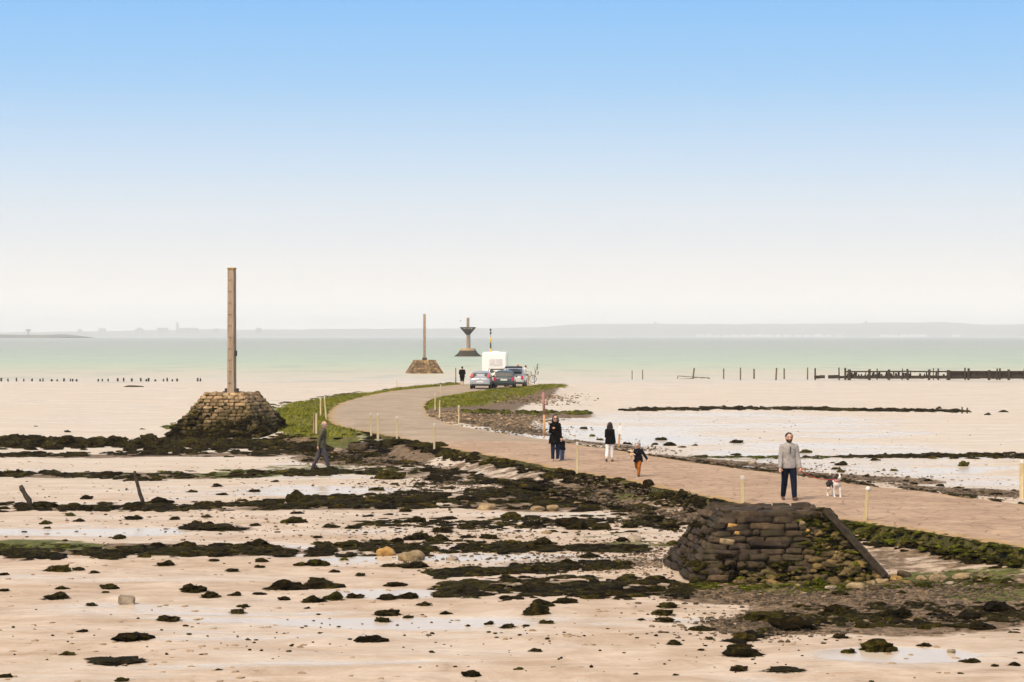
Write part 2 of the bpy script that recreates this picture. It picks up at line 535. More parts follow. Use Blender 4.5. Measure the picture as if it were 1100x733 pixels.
M['orange'] = simple('faded_orange_paint', (.58, .33, .15), (.48, .26, .11), 6, .6, .3)
M['redpink'] = simple('faded_red_paint', (.36, .17, .15), (.28, .14, .14), 6, .6, .3)
M['yellow'] = simple('yellow_paint', (.75, .48, .06), (.62, .38, .05), 6, .5, .4)
M['black'] = simple('black_paint', (.018, .018, .02), (.03, .03, .03), 6, .5, .4)
M['iron'] = simple('dark_iron', (.03, .025, .02), (.07, .05, .035), 12, .7, .4)
M['earth'] = mat_stone('ochre_earth', [(.25, (.03, .022, .008)), (.42, (.085, .062, .022)), (.58, (.16, .11, .042)), (.78, (.30, .22, .10))], 3.5, .55, .08)

def mat_masonry():
    m, n, l, b = new_mat('beacon_masonry')
    pos = wpos(n)
    tcn = n.new('ShaderNodeTexCoord')
    s = n.new('ShaderNodeSeparateXYZ'); l.new(tcn.outputs['Object'], s.inputs[0])
    f = noise_tex(n, l, pos, 1.9, 5, .7)
    c = ramp(n, l, f, [(.3, (.17, .11, .055)), (.5, (.30, .205, .11)), (.66, (.44, .32, .19)), (.8, (.6, .47, .31))])
    isl = n.new('ShaderNodeNewGeometry').outputs['Random Per Island']
    c = mixc(n, l, 1.0, c, ramp(n, l, isl, [(0, (.6, .57, .52)), (.6, (1, 1, 1)), (1, (1.45, 1.4, 1.3))]), 'MULTIPLY')
    g = noise_tex(n, l, pos, 1.2, 6, .72)
    h = math_(n, l, 'ADD', s.outputs['Z'], math_(n, l, 'MULTIPLY', math_(n, l, 'SUBTRACT', g, .5), 3.0))
    olive = ramp(n, l, noise_tex(n, l, pos, 5, 4, .7), [(.3, (.022, .016, .005)), (.6, (.075, .055, .016)), (.8, (.15, .11, .035))])
    c = mixc(n, l, ramp(n, l, math_(n, l, 'DIVIDE', h, 2.4), [(.40, (1, 1, 1)), (.80, (0, 0, 0))]), c, olive)
    l.new(c, b.inputs['Base Color'])
    b.inputs['Roughness'].default_value = .85
    b.inputs['Specular IOR Level'].default_value = .2
    bump(n, l, b, noise_tex(n, l, pos, 12, 5, .7), .7, .04)
    # scale ramp input to 0..1
    return m
M['masonry'] = mat_masonry()
M['farstone'] = mat_stone('brown_masonry', [(.3, (.12, .075, .035)), (.5, (.2, .135, .07)), (.7, (.31, .22, .12))], 1.2, .3)
M['darkstone'] = mat_stone('weed_darkened_masonry', [(.3, (.015, .013, .008)), (.7, (.045, .037, .02))], 1.2)
M['tanstone'] = mat_stone('tan_masonry', [(.3, (.27, .18, .09)), (.7, (.42, .30, .17))], 1.5)
# people
SK = simple('skin', (.56, .325, .22), (.49, .27, .175), 12, .55, .35)
M['skin'] = SK
M['dark'] = simple('eyes_and_brows', (.02, .014, .01), (.03, .02, .015), 10, .5)
M['lips'] = simple('lips', (.36, .13, .10), (.3, .1, .08), 10, .5)
def cloth(name, c, k=.7, sc=14):
    return simple(name, c, tuple(x * k for x in c), sc, .95, .04, bmp=.5, bdist=.015)
M['greyknit'] = cloth('grey_knit', (.36, .335, .315))
M['navy'] = cloth('navy_denim', (.010, .014, .028))
M['denim'] = cloth('blue_denim', (.018, .027, .055))
M['lightdenim'] = cloth('pale_denim', (.13, .17, .25))
M['blackcloth'] = cloth('black_cloth', (.006, .0055, .0055))
M['navycoat'] = cloth('navy_coat', (.010, .011, .018))
M['whitecloth'] = cloth('white_cotton', (.74, .71, .68), .88)
M['rust'] = cloth('rust_corduroy', (.36, .12, .02), .6)
M['olive'] = cloth('olive_jacket', (.11, .10, .065))
M['slate'] = cloth('slate_trousers', (.085, .075, .085))
M['hairdark'] = simple('dark_hair', (.012, .008, .006), (.025, .016, .011), 18, .5, .35, bmp=.6)
M['hairgrey'] = simple('grey_hair', (.30, .27, .24), (.2, .18, .16), 18, .6, .3, bmp=.6)
M['shoebrown'] = simple('brown_leather', (.13, .06, .03), (.08, .04, .02), 12, .5)
M['shoedark'] = simple('dark_shoe', (.02, .018, .016), (.04, .03, .026), 12, .5)
M['shoepale'] = simple('pale_shoe', (.5, .4, .34), (.4, .32, .27), 12, .6)
M['orangecap'] = cloth('orange_wool', (.72, .22, .03))
M['stripe'] = None
def mat_stripe():
    m, n, l, b = new_mat('striped_wool')
    v = n.new('ShaderNodeTexCoord').outputs['Object']
    s = n.new('ShaderNodeSeparateXYZ'); l.new(v, s.inputs[0])
    f = math_(n, l, 'FRACT', math_(n, l, 'MULTIPLY', s.outputs['Z'], 24.0))
    l.new(ramp(n, l, f, [(.45, (.62, .6, .58)), (.5, (.06, .07, .1))]), b.inputs['Base Color'])
    b.inputs['Roughness'].default_value = .9
    return m
M['stripe'] = mat_stripe()
M['plush'] = cloth('cream_plush', (.62, .45, .3))
M['leash'] = simple('red_leash', (.55, .05, .04), (.45, .04, .03), 10, .6)
M['furblack'] = simple('black_fur', (.016, .013, .012), (.035, .028, .024), 20, .7, .25, bmp=.5)
M['furwhite'] = simple('white_fur', (.72, .66, .6), (.6, .54, .48), 20, .8, .2, bmp=.5)
M['silver'] = simple('silver_car_paint', (.40, .42, .44), (.38, .40, .42), 2, .28, .5, metal=.35, coat=.6)
M['greencar'] = simple('dark_green_car_paint', (.07, .095, .095), (.06, .085, .085), 2, .25, .5, metal=.35, coat=.6)
M['cream'] = simple('cream_car_paint', (.62, .58, .48), (.6, .56, .46), 2, .3, .5, coat=.5)
M['palecar'] = simple('pale_silver_car_paint', (.62, .61, .58), (.6, .59, .56), 2, .28, .5, metal=.2, coat=.5)
M['glass'] = simple('dark_car_glass', (.03, .035, .035), (.05, .055, .055), 3, .12, .6)
M['tyre'] = simple('tyre_rubber', (.016, .016, .016), (.03, .028, .025), 12, .85, .2)
M['rim'] = simple('wheel_rim_metal', (.4, .4, .4), (.3, .3, .3), 5, .35, .5, metal=.7)
M['plastic'] = simple('dark_bumper_plastic', (.03, .03, .032), (.045, .045, .045), 5, .6, .3)
M['redlamp'] = simple('red_lamp_lens', (.55, .02, .05), (.45, .015, .04), 5, .2, .5, coat=.5)
M['plate'] = simple('pale_number_plate', (.75, .74, .68), (.68, .67, .6), 5, .4)
M['curtain'] = simple('curtained_pane', (.62, .60, .59), (.55, .53, .52), 4, .3, .5)
M['hill'] = simple('wooded_coast', (.05, .065, .035), (.10, .10, .06), .02, .9, .1)
M['farwhite'] = simple('white_walls', (.55, .53, .5), (.45, .43, .4), .05, .8)
M['headland'] = simple('headland_ground', (.07, .07, .05), (.13, .12, .09), .03, .9, .1)
M['feather'] = simple('gull_feathers', (.35, .35, .36), (.2, .2, .21), 8, .7)
M['kerb'] = mat_stone('causeway_side', [(.3, (.012, .011, .003)), (.47, (.05, .047, .008)), (.6, (.12, .10, .018)), (.75, (.28, .19, .06))], 3, .5, .08)

# ------------------------------------------------------------------ the causeway's two edges, traced on the ground
ZR = 0.5
def catmull(pts, n=8):
    out_ = []
    p = [np.array(q, float) for q in pts]
    p = [2 * p[0] - p[1]] + p + [2 * p[-1] - p[-2]]
    for i in range(1, len(p) - 2):
        for k in range(n):
            t = k / n
            out_.append(.5 * ((2 * p[i]) + (-p[i - 1] + p[i + 1]) * t + (2 * p[i - 1] - 5 * p[i] + 4 * p[i + 1] - p[i + 2]) * t * t
                              + (-p[i - 1] + 3 * p[i] - 3 * p[i + 1] + p[i + 2]) * t ** 3))
    out_.append(p[-2])
    return np.array(out_)
edge_near = [(1100, 590), (1014, 575), (910, 560), (850, 551.5), (798, 542.5), (740, 530.5), (678, 518), (620, 508), (580, 500), (520, 489), (469, 479.5), (426, 470.5),
             (391, 464), (366, 459), (355, 454), (352, 449), (354, 442), (360, 436), (382, 428), (419, 420.5), (467, 415.5), (495, 413.2), (530, 411.2), (562, 410)]
edge_far = [(1100, 542), (1003, 530), (918, 520), (850, 510.5), (760, 499), (700, 490), (665, 484.5), (620, 478), (580, 471.5), (536, 465), (500, 459), (480, 454.5), (466, 449),
            (458.5, 443), (456, 437.5), (458, 433), (466, 428.5), (500, 423), (526, 419.5), (552, 417), (575, 414.5)]
En = [P(x, y, ZR) for x, y in edge_near]
Ef = [P(x, y, ZR) for x, y in edge_far]
# carry both edges on past the frame, along their own direction
def extend(E, L):
    a, b = np.array(E[0]), np.array(E[2]); d = (a - b) / np.linalg.norm(a - b)
    return [tuple(a + d * L), tuple(a + d * L * .5)] + E
En = extend(En, 30); Ef = extend(Ef, 40)
En, Ef = catmull(En, 4), catmull(Ef, 4)
road_poly = np.concatenate([En, Ef[::-1]])

def dist_poly(X, Y, poly, closed=True):
    """distance to the polyline and inside mask"""
    X = np.asarray(X, float); Y = np.asarray(Y, float)
    d = np.full(X.shape, 1e9); ins = np.zeros(X.shape, bool)
    n = len(poly)
    for i in range(n if closed else n - 1):
        ax, ay = poly[i]; bx, by = poly[(i + 1) % n]
        dx, dy = bx - ax, by - ay
        L = dx * dx + dy * dy + 1e-12
        t = np.clip(((X - ax) * dx + (Y - ay) * dy) / L, 0, 1)
        d = np.minimum(d, np.hypot(X - ax - t * dx, Y - ay - t * dy))
        if closed:
            c = ((ay > Y) != (by > Y)) & (X < (bx - ax) * (Y - ay) / (by - ay + 1e-12) + ax)
            ins ^= c
    return d, ins
def pxpoly(pts, z=0.0):
    return np.array([P(x, y, z) for x, y in pts])
grass_left = pxpoly([(296, 440), (318, 432), (345, 427.5), (380, 423.5), (430, 416), (490, 411), (497, 413.4), (430, 419.5), (384, 427.5), (362, 435.5), (355, 442), (353, 449),
                     (356, 454), (366, 459), (393, 464), (380, 468), (345, 467), (318, 467), (303, 458)], .42)
grass_right = pxpoly([(457, 436), (466, 429.5), (500, 424), (526, 420.5), (560, 417.5), (578, 413.5), (606, 412), (603, 415), (575, 420), (548, 427), (510, 435), (480, 439), (462, 441)], .40)
apron = pxpoly([(456, 441), (482, 442), (520, 438), (552, 430), (590, 420), (606, 414), (585, 426), (560, 433), (545, 441), (572, 444), (630, 442), (628, 447), (570, 449), (560, 456), (575, 466), (600, 474),
                (560, 470), (536, 466), (500, 460), (480, 455), (466, 450)], .15)

def bands_def():
    return None
mud_spots = [  # px, py, half-width px, half-height px, strength : dark gravelly mud
    (400, 492, 90, 11, .9), (660, 528, 80, 16, .75), (720, 548, 70, 20, .6), (560, 515, 60, 8, .6), (590, 540, 120, 12, .7), (500, 510, 120, 7, .6),
    (640, 605, 120, 8, .5), (600, 632, 150, 10, .6), (960, 660, 170, 24, .9), (860, 638, 170, 14, .9), (1040, 640, 90, 24, .95), (830, 672, 80, 12, .8), (1020, 600, 110, 16, .6),
    (170, 490, 160, 3, .7), (150, 511, 170, 4, .7), (170, 545, 170, 4, .6), (170, 592, 190, 7, .8), (330, 480, 60, 10, .9),
    (760, 505, 120, 9, .75), (900, 518, 120, 8, .8), (1040, 533, 90, 8, .8), (640, 483, 60, 5, .7), (350, 545, 160, 5, .6)]
algae_spots = [(40, 588, 80, 6, .85), (262, 510, 60, 4, .8), (1010, 622, 100, 9, .75), (1070, 640, 60, 7, .8), (690, 585, 60, 4, .65), (690, 538, 35, 6, .8), (860, 632, 70, 6, .7),
               (600, 630, 70, 5, .55), (950, 580, 60, 6, .7), (400, 478, 70, 6, .7), (330, 503, 60, 4, .6), (810, 492, 80, 3, .6), (100, 510, 60, 3, .5), (640, 575, 40, 4, .5)]
wet_spots = [(560, 602, 120, 7, .6), (380, 603, 50, 6, .7), (900, 498, 180, 26, .48), (640, 470, 130, 14, .6), (960, 705, 90, 9, .55), (300, 590, 60, 8, .3), (400, 690, 250, 25, .3), (740, 462, 250, 20, .42),
             (90, 572, 120, 7, .5), (200, 660, 200, 20, .25), (420, 640, 60, 6, .4), (260, 528, 200, 6, .3), (1050, 520, 80, 10, .4)]
def spots(X, Y, S):
    Yc = np.maximum(Y, 12.0)
    dy = FPX * CAMH / Yc; px = PW / 2 + X * FPX / Yc; py = HZ + dy
    a = np.zeros(X.shape)
    for sx, sy, hw, hh, k in S:
        q = ((px - sx) / hw) ** 2 + ((py - sy) / hh) ** 2
        a = np.maximum(a, k * (1 - sstep(.55, 1.35, q)))
    return a

SEA_Z = -0.14
def ground_z(X, Y):
    X = np.asarray(X, float); Y = np.asarray(Y, float)
    z = (fbm(X * .16 + 40, Y * .10 + 9, 4) - .5) * .20 + (fbm(X * .9, Y * .6 + 77, 3) - .5) * .05
    z = z * (1 - sstep(150, 220, Y))
    z = z - .34 * sstep(205, 330, Y) - .06 * sstep(120, 200, Y)
    z = z - 1.2 * sstep(330, 600, Y)
    for poly, h, fo in ((grass_left, .40, 1.6), (grass_right, .38, 1.6), (apron, .16, 1.2)):
        d, ins = dist_poly(X, Y, poly)
        sd = np.where(ins, d, -d)
        b = h * sstep(-fo, .5, sd) * (.8 + .4 * fbm(X * .8, Y * .5, 3))
        z = np.where(sd > -fo, np.maximum(z, b + z * .3), z)
    d, ins = dist_poly(X, Y, road_poly)
    df, _ = dist_poly(X, Y, Ef, False)          # sand and shingle banked against the far side
    z = np.where(~ins & (df < d + .01), np.maximum(z, z * .5 + .40 * (1 - sstep(.3, 6.5, df))), z)
    z = np.where(~ins & (df >= d + .01) & (Y < 125), np.maximum(z, z * .6 + (.16 + .2 * sstep(58, 75, Y)) * (1 - sstep(.15, 1.5 + .8 * fbm(X * .7, Y * .7, 2), d))), z)
    z = np.where(ins, np.minimum(z, .38), z)
    z = np.where(~ins, np.minimum(z, .40 + d * .4), z)
    return z
def gz(x, y):
    return float(ground_z(np.array([x]), np.array([y]))[0])
def PG(px, py):
    """point on the uneven ground"""
    W, Z, keep = place_px(np.array([px]), np.array([py]), .15)
    return W[0, 0], W[0, 1], float(Z[0])

# ground sheet
ys = np.concatenate([np.linspace(-30, 24, 19), FPX * CAMH / np.arange(470, 372, -1.6), FPX * CAMH / np.arange(372, 40, -.8), np.array([310, 330, 360, 400, 460, 520, 600, 750])])
xs = np.concatenate([np.linspace(-420, -60, 14), np.linspace(-57, -24, 12), np.arange(-23.5, 24, .33), np.linspace(25, 60, 14), np.linspace(65, 420, 14)])
ys = np.unique(ys); 
GX, GY = np.meshgrid(xs, ys)
GZ = ground_z(GX, GY)
nx, ny = len(xs), len(ys)
ii = np.arange(nx * ny).reshape(ny, nx)
quads = np.stack([ii[:-1, :-1], ii[:-1, 1:], ii[1:, 1:], ii[1:, :-1]], -1).reshape(-1, 4)
me = mesh_np('tidal_flat', np.stack([GX, GY, GZ], -1).reshape(-1, 3), quads=quads)
dl, il = dist_poly(GX, GY, grass_left); dr, ir = dist_poly(GX, GY, grass_right); da, ia = dist_poly(GX, GY, apron)
gmask = np.maximum(sstep(-1.0, .6, np.where(il, dl, -dl)), sstep(-.8, .5, np.where(ir, dr, -dr)))
mmask = np.maximum(spots(GX, GY, mud_spots), .95 * sstep(-1.2, .3, np.where(ia, da, -da)))
for nm, arr in (('mud', mmask), ('algae', spots(GX, GY, algae_spots)), ('grass', gmask), ('wet', spots(GX, GY, wet_spots))):
    at = me.attributes.new(nm, 'FLOAT', 'POINT')
    at.data.foreach_set('value', arr.astype(np.float32).ravel())
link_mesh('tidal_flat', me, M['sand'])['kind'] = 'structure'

# sea
def grid_sheet(name, xs, ys, z, mat):
    X, Y = np.meshgrid(xs, ys)
    i = np.arange(len(xs) * len(ys)).reshape(len(ys), len(xs))
    q = np.stack([i[:-1, :-1], i[:-1, 1:], i[1:, 1:], i[1:, :-1]], -1).reshape(-1, 4)
    o = link_mesh(name, mesh_np(name, np.stack([X, Y, np.full(X.shape, z)], -1).reshape(-1, 3), quads=q), mat)
    o['kind'] = 'structure'
    return o
grid_sheet('sea_water', np.linspace(-7000, 7000, 29), np.array([120, 200, 300, 450, 700, 1000, 1600, 2500, 4000, 7000, 10000, 13600.]), SEA_Z, M['sea'])

# causeway: top sheet and side walls
def causeway():
    bm = bmesh.new()
    n = max(len(En), len(Ef))
    def resample(E, k):
        s = np.concatenate([[0], np.cumsum(np.hypot(*np.diff(E, axis=0).T))])
        t = np.linspace(0, s[-1], k)
        return np.stack([np.interp(t, s, E[:, 0]), np.interp(t, s, E[:, 1])], -1)
    # pair the two edges point by point with a small dynamic alignment
    A, B = resample(En, 420), resample(Ef, 420)
    for E, sg in ((A, 1.0), (B, -1.0)):
        d = np.gradient(E, axis=0); d /= np.linalg.norm(d, axis=1)[:, None] + 1e-9
        nr = np.stack([-d[:, 1], d[:, 0]], -1) * sg
        E += nr * (((fbm(E[:, 0] * .9 + 3, E[:, 1] * .9, 4) - .5) * .5)[:, None])
    ci, cj, i, j = [0], [0], 0, 0
    while i < len(A) - 1 or j < len(B) - 1:
        ca = np.hypot(*(A[min(i + 1, 419)] - B[j])) if i < 419 else 1e9
        cb = np.hypot(*(A[i] - B[min(j + 1, 419)])) if j < 419 else 1e9
        if ca < cb: i += 1
        else: j += 1
        ci.append(i); cj.append(j)
    K = 12
    V, Q, EG = [], [], []
    prev = None
    for a, b in zip(ci, cj):
        row = []
        for k in range(K + 1):
            t = k / K
            p = A[a] * (1 - t) + B[b] * t
            crown = .05 * (1 - (2 * t - 1) ** 2)
            jit = 0
            row.append(len(V)); V.append((p[0], p[1], ZR + crown)); EG.append({0: 1.0, 1: .45, K: .8, K - 1: .25}.get(k, 0.0))
        if prev:
            for k in range(K):
                Q.append((prev[k], prev[k + 1], row[k + 1], row[k]))
        prev = row
    me = mesh_np('causeway_road', V, quads=Q)
    at_ = me.attributes.new('edge', 'FLOAT', 'POINT'); at_.data.foreach_set('value', np.array(EG, dtype=np.float32))
    o = link_mesh('causeway_road', me, M['road'])
    o['kind'] = 'structure'
    bm.free()
    # side walls: uneven rubble faces, 2 mm outside the sheet
    mb = MB()
    for E, sgn in ((A, 1), (B, -1)):
        rings = []
        for i in range(len(E)):
            d = E[min(i + 1, 419)] - E[max(i - 1, 0)]
            d = d / (np.linalg.norm(d) + 1e-9)
            nrm = np.array([-d[1], d[0]]) * sgn
            c = E[i]
            w1 = .02 + .05 * mnoise.noise(Vector((c[0] * 2, c[1] * 2, 1)))
            w2 = .12 + .12 * mnoise.noise(Vector((c[0] * 1.4, c[1] * 1.4, 7)))
            w3 = .30 + .16 * mnoise.noise(Vector((c[0] * 1.1, c[1] * 1.1, 3)))
            prof = [(-.16, ZR - .012), (w1, ZR - .02 - abs(w1) * .2), (w1 + w2 * .6, ZR - .16), (w3, ZR - .34), (w3 + .12, -.15)]
            rings.append([Vector((c[0] + nrm[0] * o_, c[1] + nrm[1] * o_, z)) for o_, z in prof])
        mb.loft(rings, close=False, cap=False)
    o = mb.build('causeway_side', M['kerb'], smooth=True)
    o['kind'] = 'structure'
causeway()

# far coast, low headland
def ridge(name, Yd, depth, prof, mat, zb=-.5):
    """a long hill: prof is a list of (px, py of its skyline)"""
    px = np.arange(prof[0][0], prof[-1][0] + .1, 4.0)
    py = np.interp(px, [p[0] for p in prof], [p[1] for p in prof])
    X = (px - PW / 2) * Yd / FPX
    Zt = CAMH + (HZ - py) * Yd / FPX
    Zt = Zt + (fbm(X * .01, X * .0 + Yd * .01, 4) - .5) * .0016 * Yd * .35
    V, Q = [], []
    cs = [(0.0, 0.0), (.10, .55), (.3, .86), (.5, 1.0), (.75, .8), (1.0, 0.0)]
    for i in range(len(X)):
        for t, h in cs:
            V.append((X[i], Yd + t * depth + (mnoise.noise(Vector((X[i] * .004, t * 3, Yd))) * depth * .05), zb + (max(Zt[i], zb + .4) - zb) * h))
    k = len(cs)
    for i in range(len(X) - 1):
        for j in range(k - 1):
            Q.append((i * k + j, (i + 1) * k + j, (i + 1) * k + j + 1, i * k + j + 1))
    o = link_mesh(name, mesh_np(name, V, quads=Q), mat, smooth=True)
    o['kind'] = 'structure'
    return o
ridge('distant_coast_hills', 13000, 1800, [(-400, 358), (0, 356.5), (60, 356), (120, 354.5), (200, 353.5), (280, 354), (360, 353), (420, 352.5), (540, 352), (585, 351), (622, 347.8), (660, 347), (760, 347.5), (860, 347.5), (930, 346.5),
       (1000, 345.5), (1060, 345.5), (1080, 347), (1100, 348), (1160, 347), (1300, 350), (1600, 353)], M['hill'])
ridge('low_headland', 5000, 500, [(-260, 357), (-60, 358.5), (0, 359.5), (44, 359.6), (54, 361), (62, 362.5)], M['headland'], zb=-.3)

# haze: one closed box of thin even air round everything
def haze():
    mb = MB()
    mb.box((0, 7550, 53.5), (17000, 15200, 113))
    o = mb.build('haze', [])
    m = bpy.data.materials.new('haze_air'); m.use_nodes = True
    n = m.node_tree.nodes; l = m.node_tree.links
    n.clear()
    oo = n.new('ShaderNodeOutputMaterial'); pv = n.new('ShaderNodeVolumePrincipled')
    pv.inputs['Color'].default_value = (.93, .95, .97, 1)
    pv.inputs['Density'].default_value = 1.3e-4
    pv.inputs['Anisotropy'].default_value = 0.0
    l.new(pv.outputs[0], oo.inputs['Volume'])
    o.data.materials.append(m)
    m.volume_intersection_method if False else None
    o['kind'] = 'stuff'
haze()

# ------------------------------------------------------------------ rocks, seaweed, pebbles, grass
def ico(sub):
    bm = bmesh.new()
    bmesh.ops.create_icosphere(bm, subdivisions=sub, radius=1.0)
    V = np.array([v.co[:] for v in bm.verts]); F = np.array([[v.index for v in f.verts] for f in bm.faces])
    bm.free()
    return V, F
def lump_proto(seed, sub=3, rough=.35, hi=.16, frond=0, sq=0.0):
    """a boulder or weed mound: rough ball, flat underneath; returns verts, tris"""
    V, F = ico(sub)
    r = random.Random(seed)
    o = Vector((r.uniform(-50, 50), r.uniform(-50, 50), r.uniform(-50, 50)))
    out_ = []
    for v in V:
        p = Vector(v)
        if sq:
            mxx = max(abs(p.x), abs(p.y), abs(p.z)); p = p * (1 - sq) + p / mxx * .8 * sq
        k = 1 + rough * mnoise.noise(p * 1.1 + o) * 1.6 + hi * mnoise.noise(p * 3.1 + o) * 1.5 + hi * .7 * mnoise.noise(p * 7.0 + o)
        q = p * k
        if q.z < -.25: q.z = -.25 + (q.z + .25) * .2
        out_.append(q[:])
    V = np.array(out_)
    F = F.copy()
    if frond:
        ev, ef = [], []
        for i in range(frond):
            a = r.uniform(0, 2 * math.pi); low_ = r.random() < .62
            zz = r.uniform(-.28, .05) if low_ else r.uniform(.05, .8)
            rr = math.sqrt(max(.05, 1 - zz * zz)) * r.uniform(.8, 1.05)
            c = np.array([math.cos(a) * rr, math.sin(a) * rr, zz])
            a2 = a + r.uniform(-.9, .9); ln = r.uniform(.15, .6) if low_ else r.uniform(.08, .26)
            d = np.array([math.cos(a2) * ln, math.sin(a2) * ln, r.uniform(-.10, .12) if low_ else r.uniform(-.1, .3)])
            s_ = np.array([-math.sin(a2), math.cos(a2), r.uniform(-.6, .6)]) * r.uniform(.03, .085)
            b0 = len(V) + len(ev)
            ev += [c - s_, c + s_, c + d + s_ * .5, c + d * 1.1 - s_ * .4]
            ef += [(b0, b0 + 1, b0 + 2), (b0, b0 + 2, b0 + 3)]
        V = np.concatenate([V, np.array(ev)]); F = np.concatenate([F, np.array(ef)])
    return V, F
weed_protos = [lump_proto(i, 3, .5, .30, 110) for i in range(12)]
weed_small = [lump_proto(40 + i, 2, .5, .32, 36) for i in range(8)]
rock_protos = [lump_proto(80 + i, 3, .34, .10, 0, .45) for i in range(8)]
peb_protos = [lump_proto(120 + i, 1, .4, .1) for i in range(6)]

class Heap:
    """many copies of the protos as one mesh"""
    def __init__(self): self.V, self.F, self.n = [], [], 0
    def add(self, pr, loc, sx, sy, sz, rz, tilt=0.0):
        V, F = pr
        c, s_ = math.cos(rz), math.sin(rz)
        x, y, z = V[:, 0] * sx, V[:, 1] * sy, V[:, 2] * sz + V[:, 0] * tilt * sx
        self.V.append(np.stack([x * c - y * s_ + loc[0], x * s_ + y * c + loc[1], z + loc[2]], -1))
        self.F.append(F + self.n); self.n += len(V)
    def build(self, name, mat, label=None):
        o = link_mesh(name, mesh_np(name, np.concatenate(self.V), tris=np.concatenate(self.F)), mat, smooth=mat not in (M['weed'], M['greenweed']))
        o['kind'] = 'stuff'
        if label: o['label'] = label
        return o

def on_road(X, Y, pad=.1):
    d, ins = dist_poly(X, Y, road_poly)
    return ins | (d < pad)

def scatter_px(path, half, n, clump=.5):
    """n random photo points along a path, spread by half (px)"""
    p = np.array(path, float)
    s = np.concatenate([[0], np.cumsum(np.abs(np.diff(p[:, 0])) + np.abs(np.diff(p[:, 1])) * 2 + 1e-3)])
    t = rng.random(n * 3) * s[-1]
    x = np.interp(t, s, p[:, 0]); y = np.interp(t, s, p[:, 1])
    hh = np.interp(t, s, half) if isinstance(half, (list, tuple)) else half
    y = y + np.clip(rng.normal(0, .55, n * 3), -1.2, 1.2) * hh
    x = x + rng.normal(0, 3, n * 3)
    k = (.6 * vnoise(x * .05 + y * .01, y * .17) + .4 * vnoise(x * .13 + 31, y * .38 + 7)) > (clump * .55 + .15) * (.6 + .4 * rng.random(n * 3))
    return x[k][:n], y[k][:n]

def place_px(x, y, pad=.05):
    """ground points seen at photo points; those that would fall under the causeway go on its sloping side"""
    Z = np.zeros(len(x))
    for _ in range(4):
        W = np.array([P(a, b, c) for a, b, c in zip(x, y, Z)]); Z = ground_z(W[:, 0], W[:, 1])
    bad = on_road(W[:, 0], W[:, 1], pad)
    keep = ~bad
    if bad.any():
        idx = np.where(bad)[0]
        for c in np.linspace(.46, 0, 10):
            if not len(idx): break
            Q = np.array([P(x[i], y[i], c) for i in idx])
            ok = ~on_road(Q[:, 0], Q[:, 1], pad)
            W[idx[ok]] = Q[ok]; Z[idx[ok]] = np.minimum(c, ground_z(Q[ok, 0], Q[ok, 1]) + .12); keep[idx[ok]] = True
            idx = idx[~ok]
    return W, Z, keep

def weed_band(name, label, path, half, n, smin, smax, mat='weed', clump=.75, flat=.42, protos=None, pad=.05, k=2.5, sk=.52):
    h = Heap()
    x, y = scatter_px(path, half, int(n * k), clump)
    W, Z, keep = place_px(x, y, pad)
    for i in np.where(keep)[0]:
        s_ = (smin + (smax - smin) * rng.random() ** 2.6) * sk
        pr = protos or (weed_protos if s_ > .2 else weed_small)
        h.add(pr[rng.integers(len(pr))], (W[i, 0], W[i, 1], Z[i] + s_ * .0), s_ * rng.uniform(.8, 1.9), s_ * rng.uniform(.7, 1.4), s_ * flat * rng.uniform(.3, 1.15), rng.uniform(0, 6.28))
    return h.build(name, M[mat], label)

WB = weed_band
WB('seaweed', 'dark rockweed bank left of the tall beacon base', [(-140, 479), (60, 476), (130, 479), (200, 480), (320, 478), (350, 476)], [4, 6, 6, 5, 4, 3], 445, .22, .62, clump=.5, flat=.62)
WB('seaweed', 'weed skirt round the foot of the tall beacon', [(178, 473), (215, 474.5), (250, 475), (290, 474), (332, 472)], [2, 2.5, 2.5, 2.5, 2], 330, .16, .42, clump=.1, flat=.55)
WB('seaweed', 'thin weed line below the tall beacon', [(-140, 490), (80, 489), (160, 487), (240, 487), (320, 486)], [2, 2, 2, 3.5, 3], 310, .15, .42)
WB('seaweed', 'long low weed line behind the leaning stakes', [(-140, 512), (60, 509), (140, 513), (200, 511), (330, 508), (400, 507), (520, 509), (590, 513)], [2.5, 3, 3.5, 4, 3, 3, 4, 4], 580, .14, .42)
WB('greenseaweed_patch'.replace('greenseaweed_patch', 'green_weed'), 'green weed on the line behind the stakes', [(150, 509), (300, 508), (460, 506)], 3, 130, .12, .32, 'greenweed')
WB('seaweed', 'weed line through the feet of the leaning stakes', [(-140, 547), (60, 545), (140, 545), (240, 544), (330, 541)], [3, 4, 4, 4, 5], 486, .14, .40)
WB('seaweed', 'broad dark weed bed in the middle of the flats', [(330, 540), (400, 539), (480, 535), (560, 535), (640, 540), (700, 545)], [5, 6, 9, 10, 8, 5], 600, .15, .46, clump=.6)
WB('seaweed', 'scattered weed above the broad bed', [(440, 518), (520, 515), (600, 522), (660, 530)], [6, 7, 7, 5], 190, .14, .40)
WB('seaweed', 'scattered weed below the broad bed', [(390, 560), (480, 562), (600, 563), (700, 562), (735, 562)], [6, 7, 8, 9, 6], 150, .14, .38)
WB('seaweed', 'dark weed line across the left foreground', [(-140, 595), (60, 596), (150, 593), (240, 592), (330, 592), (372, 588)], [6, 5, 5, 5, 5, 6], 648, .13, .36)
WB('green_weed', 'green weed over the left foreground line', [(-140, 588), (60, 588), (130, 591), (220, 594)], [4, 4, 3, 2], 175, .08, .2, 'greenweed')
WB('seaweed', 'weed line beside the ochre boulder', [(372, 588), (430, 590), (500, 589), (600, 588), (690, 590)], [8, 6, 6, 4, 3], 420, .13, .36)
WB('seaweed', 'weed spread below the pools', [(460, 618), (520, 614), (600, 610), (690, 606)], [4, 4, 5, 3], 260, .12, .32)
